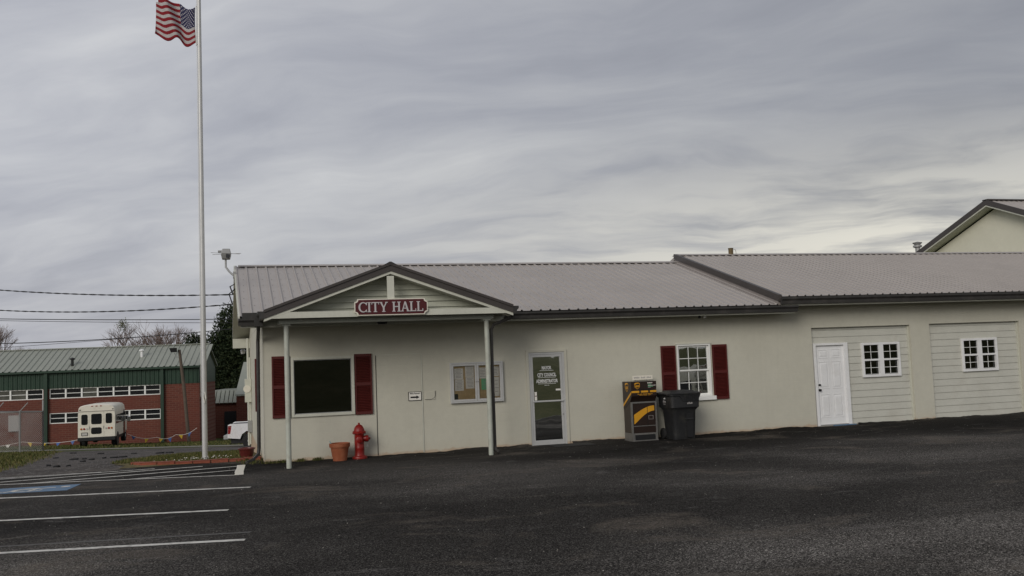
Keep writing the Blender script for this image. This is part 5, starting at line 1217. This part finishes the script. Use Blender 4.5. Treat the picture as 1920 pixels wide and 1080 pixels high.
# ================================================================ TREES
def bare_tree(label, x, y, hgt, seed, spread=1.0, mist=None):
    r_ = random.Random(seed); z = zt(x, y); TR = thing('bare_tree', label, 'tree', (x, y, z), 'bare trees beyond the school'); tr = MB(); cr = MB()
    def grow(p, d_, L, rad, lev):
        mid = p+d_*L*.5+Vector((r_.uniform(-1, 1), r_.uniform(-1, 1), r_.uniform(-.5, .5)))*L*.06; e = p+d_*L
        (tr if lev < 2 else cr).tube([p, mid, e], [rad, rad*.85, rad*.68], 5 if lev < 3 else 3, False)
        if lev >= 7: return
        for k in range(2 if lev < 1 else (3 if lev < 6 else 2)):
            nd = (d_+Vector((r_.uniform(-1, 1)*spread, r_.uniform(-1, 1)*spread, r_.uniform(-.25, .6)))*.62).normalized()
            grow(p.lerp(e, r_.uniform(.6, 1.0)) if k else e, nd, L*r_.uniform(.66, .84), rad*.62, lev+1)
    grow(Vector((x, y, z)), Vector((.03, 0, 1)), hgt*.27, hgt*.022, 0)
    tr.build('trunk', M['bark'], TR, smooth=True); cr.build('crown', M['twig'], TR)
    if mist:
        mb = MB(); c_ = Vector(mist)
        for i in range(220):
            q = c_+Vector((r_.gauss(0, .3), r_.gauss(0, .3), r_.gauss(0, .3))); a = r_.uniform(0, 6.28); s_ = .10
            mb.quad(q, q+Vector((s_*math.cos(a), s_*math.sin(a), s_*.3)), q+Vector((s_*.5, 0, s_)), q+Vector((-s_*.3, .05, s_*.8)))
        tag(mb.build('mistletoe', M['leafmist'], TR), kind='stuff')
M['leafmist'] = blade_material('mistletoe_leaf', (.05, .065, .02), (.085, .10, .03), (.13, .13, .05))
bare_tree('wide bare tree with a mistletoe ball above the middle of the school roof', -12.6, 118, 13.2, 11, 1.15, (-13.5, 117, 7.7))
bare_tree('bare tree right of the mistletoe tree above the school roof', -7.6, 117, 12.8, 23, 1.1)
bare_tree('bare tree at the far left edge above the school roof', -28.5, 121, 12.6, 35, 1.1)
bare_tree('low bare tree low behind the school ridge between the others', -16.0, 124, 10.5, 51, 1.2)
def evergreen(name, label, lumps, n, trunk, seed, leaf=.30, group=None):
    r_ = random.Random(seed); x, y, zb, zt_ = trunk; TR = thing(name, label, 'tree', (x, y, zb), group)
    tr = MB().tube([(x, y, zb-.3), (x+.1, y, zb+(zt_-zb)*.5), (x, y, zt_)], [.38, .26, .06], 9)
    for cx_, cy_, cz_, rx_, rz_ in lumps: tr.tube([(x, y, zb+(zt_-zb)*.35), ((x+cx_)/2, (y+cy_)/2, (cz_+zb)/2+1), (cx_, cy_, cz_)], [.16, .11, .03], 6)
    tr.build('trunk', M['bark'], TR, smooth=True)
    mb = MB(); tot = sum(l[3]**2*l[4] for l in lumps)
    for cx_, cy_, cz_, rx_, rz_ in lumps:
        for i in range(int(n*rx_**2*rz_/tot)):
            u = r_.uniform(-1, 1); a = r_.uniform(0, 6.283); rad = (.35+.65*r_.random()**.5)*(1+.18*math.sin(a*5+cz_)*math.sin(u*6+cx_)); s_ = math.sqrt(1-u*u)
            c_ = Vector((cx_+rx_*rad*s_*math.cos(a), cy_+rx_*rad*s_*math.sin(a), cz_+rz_*rad*u))
            for k in range(3):
                q = c_+Vector((r_.gauss(0, .16), r_.gauss(0, .16), r_.gauss(0, .12))); n1 = Vector((r_.uniform(-1, 1), r_.uniform(-1, 1), r_.uniform(-.4, 1))).normalized(); t1 = n1.cross(Vector((r_.random(), r_.random(), .3))).normalized(); t2 = n1.cross(t1); L_ = leaf*r_.uniform(.6, 1.2)
                mb.add([q-t1*L_*.5, q+t2*L_*.22, q+t1*L_*.5, q-t2*L_*.22], [(0, 1, 2, 3)])
    mb.build('crown', M['leaf'], TR)
    return TR
evergreen('evergreen_tree', 'large dark evergreen rising behind the left end of the hall', [(-.6, 100, 1.2, 3.3, 3.4), (.2, 100, 4.0, 3.3, 3.0), (-1.4, 99.5, 3.2, 2.3, 2.4), (-.5, 100, 6.6, 2.3, 2.3), (.9, 100.5, 7.2, 2.2, 2.2), (-2.3, 99, 4.6, 1.5, 1.6), (-2.4, 99, 1.0, 1.7, 2.2), (2.0, 100, 2.0, 3.0, 4.0)], 24000, (.6, 100, -3.6, 7.6), 3)
evergreen('evergreen_tree', 'small dark evergreen peeping over the school ridge beside the flagpole', [(-4.9, 104, 4.6, 1.2, 1.5), (-5.6, 104, 3.8, 1.3, 1.2), (-4.2, 104, 3.4, 1.3, 1.6)], 1600, (-4.9, 104, -3.6, 4.6), 8)

# ================================================================ BEHIND THE CAMERA (seen in the door and window glass)
rows = [-4.0, -4.35, -5.2, -7.5, -9, -14, -22, -34, -50, -80]
hz_ = {-4.0: .0, -4.35: .13, -5.2: .16, -7.5: .22, -9: .35, -14: 1.2, -22: 2.7, -34: 4.6, -50: 6.2, -80: 7.0}
mb = MB(); XS = lin(-70, 90, 41)
for y in rows:
    for x in XS: mb.v.append((x, y, hz_[y]+(.9*math.sin(x*.11+.6)*min(1, max(0, (-y-9)/25)))))
n = len(XS)
for i in range(len(rows)-1):
    for k in range(n-1): mb.f.append((i*n+k+1, i*n+k, (i+1)*n+k, (i+1)*n+k+1))
M['bank'] = ground_material('bank_grass', ((.07, .078, .03), (.11, .112, .05), (.16, .15, .075)), .4, .6, 10)
tag(mb.build('grass_bank', M['bank'], smooth=True), kind='structure')
mb = MB(); mb.box(-70, 90, -4.3, -4.0, -.05, .16); tag(mb.build('kerb', M['concrete'], bevel=.02), kind='structure')
b2 = copy_tree(BUS); b2['label'] = 'cream small bus parked across the lot, seen only in the window glass'; b2.location = (26.8, -9.2, .18); b2.rotation_euler.z = R(150)
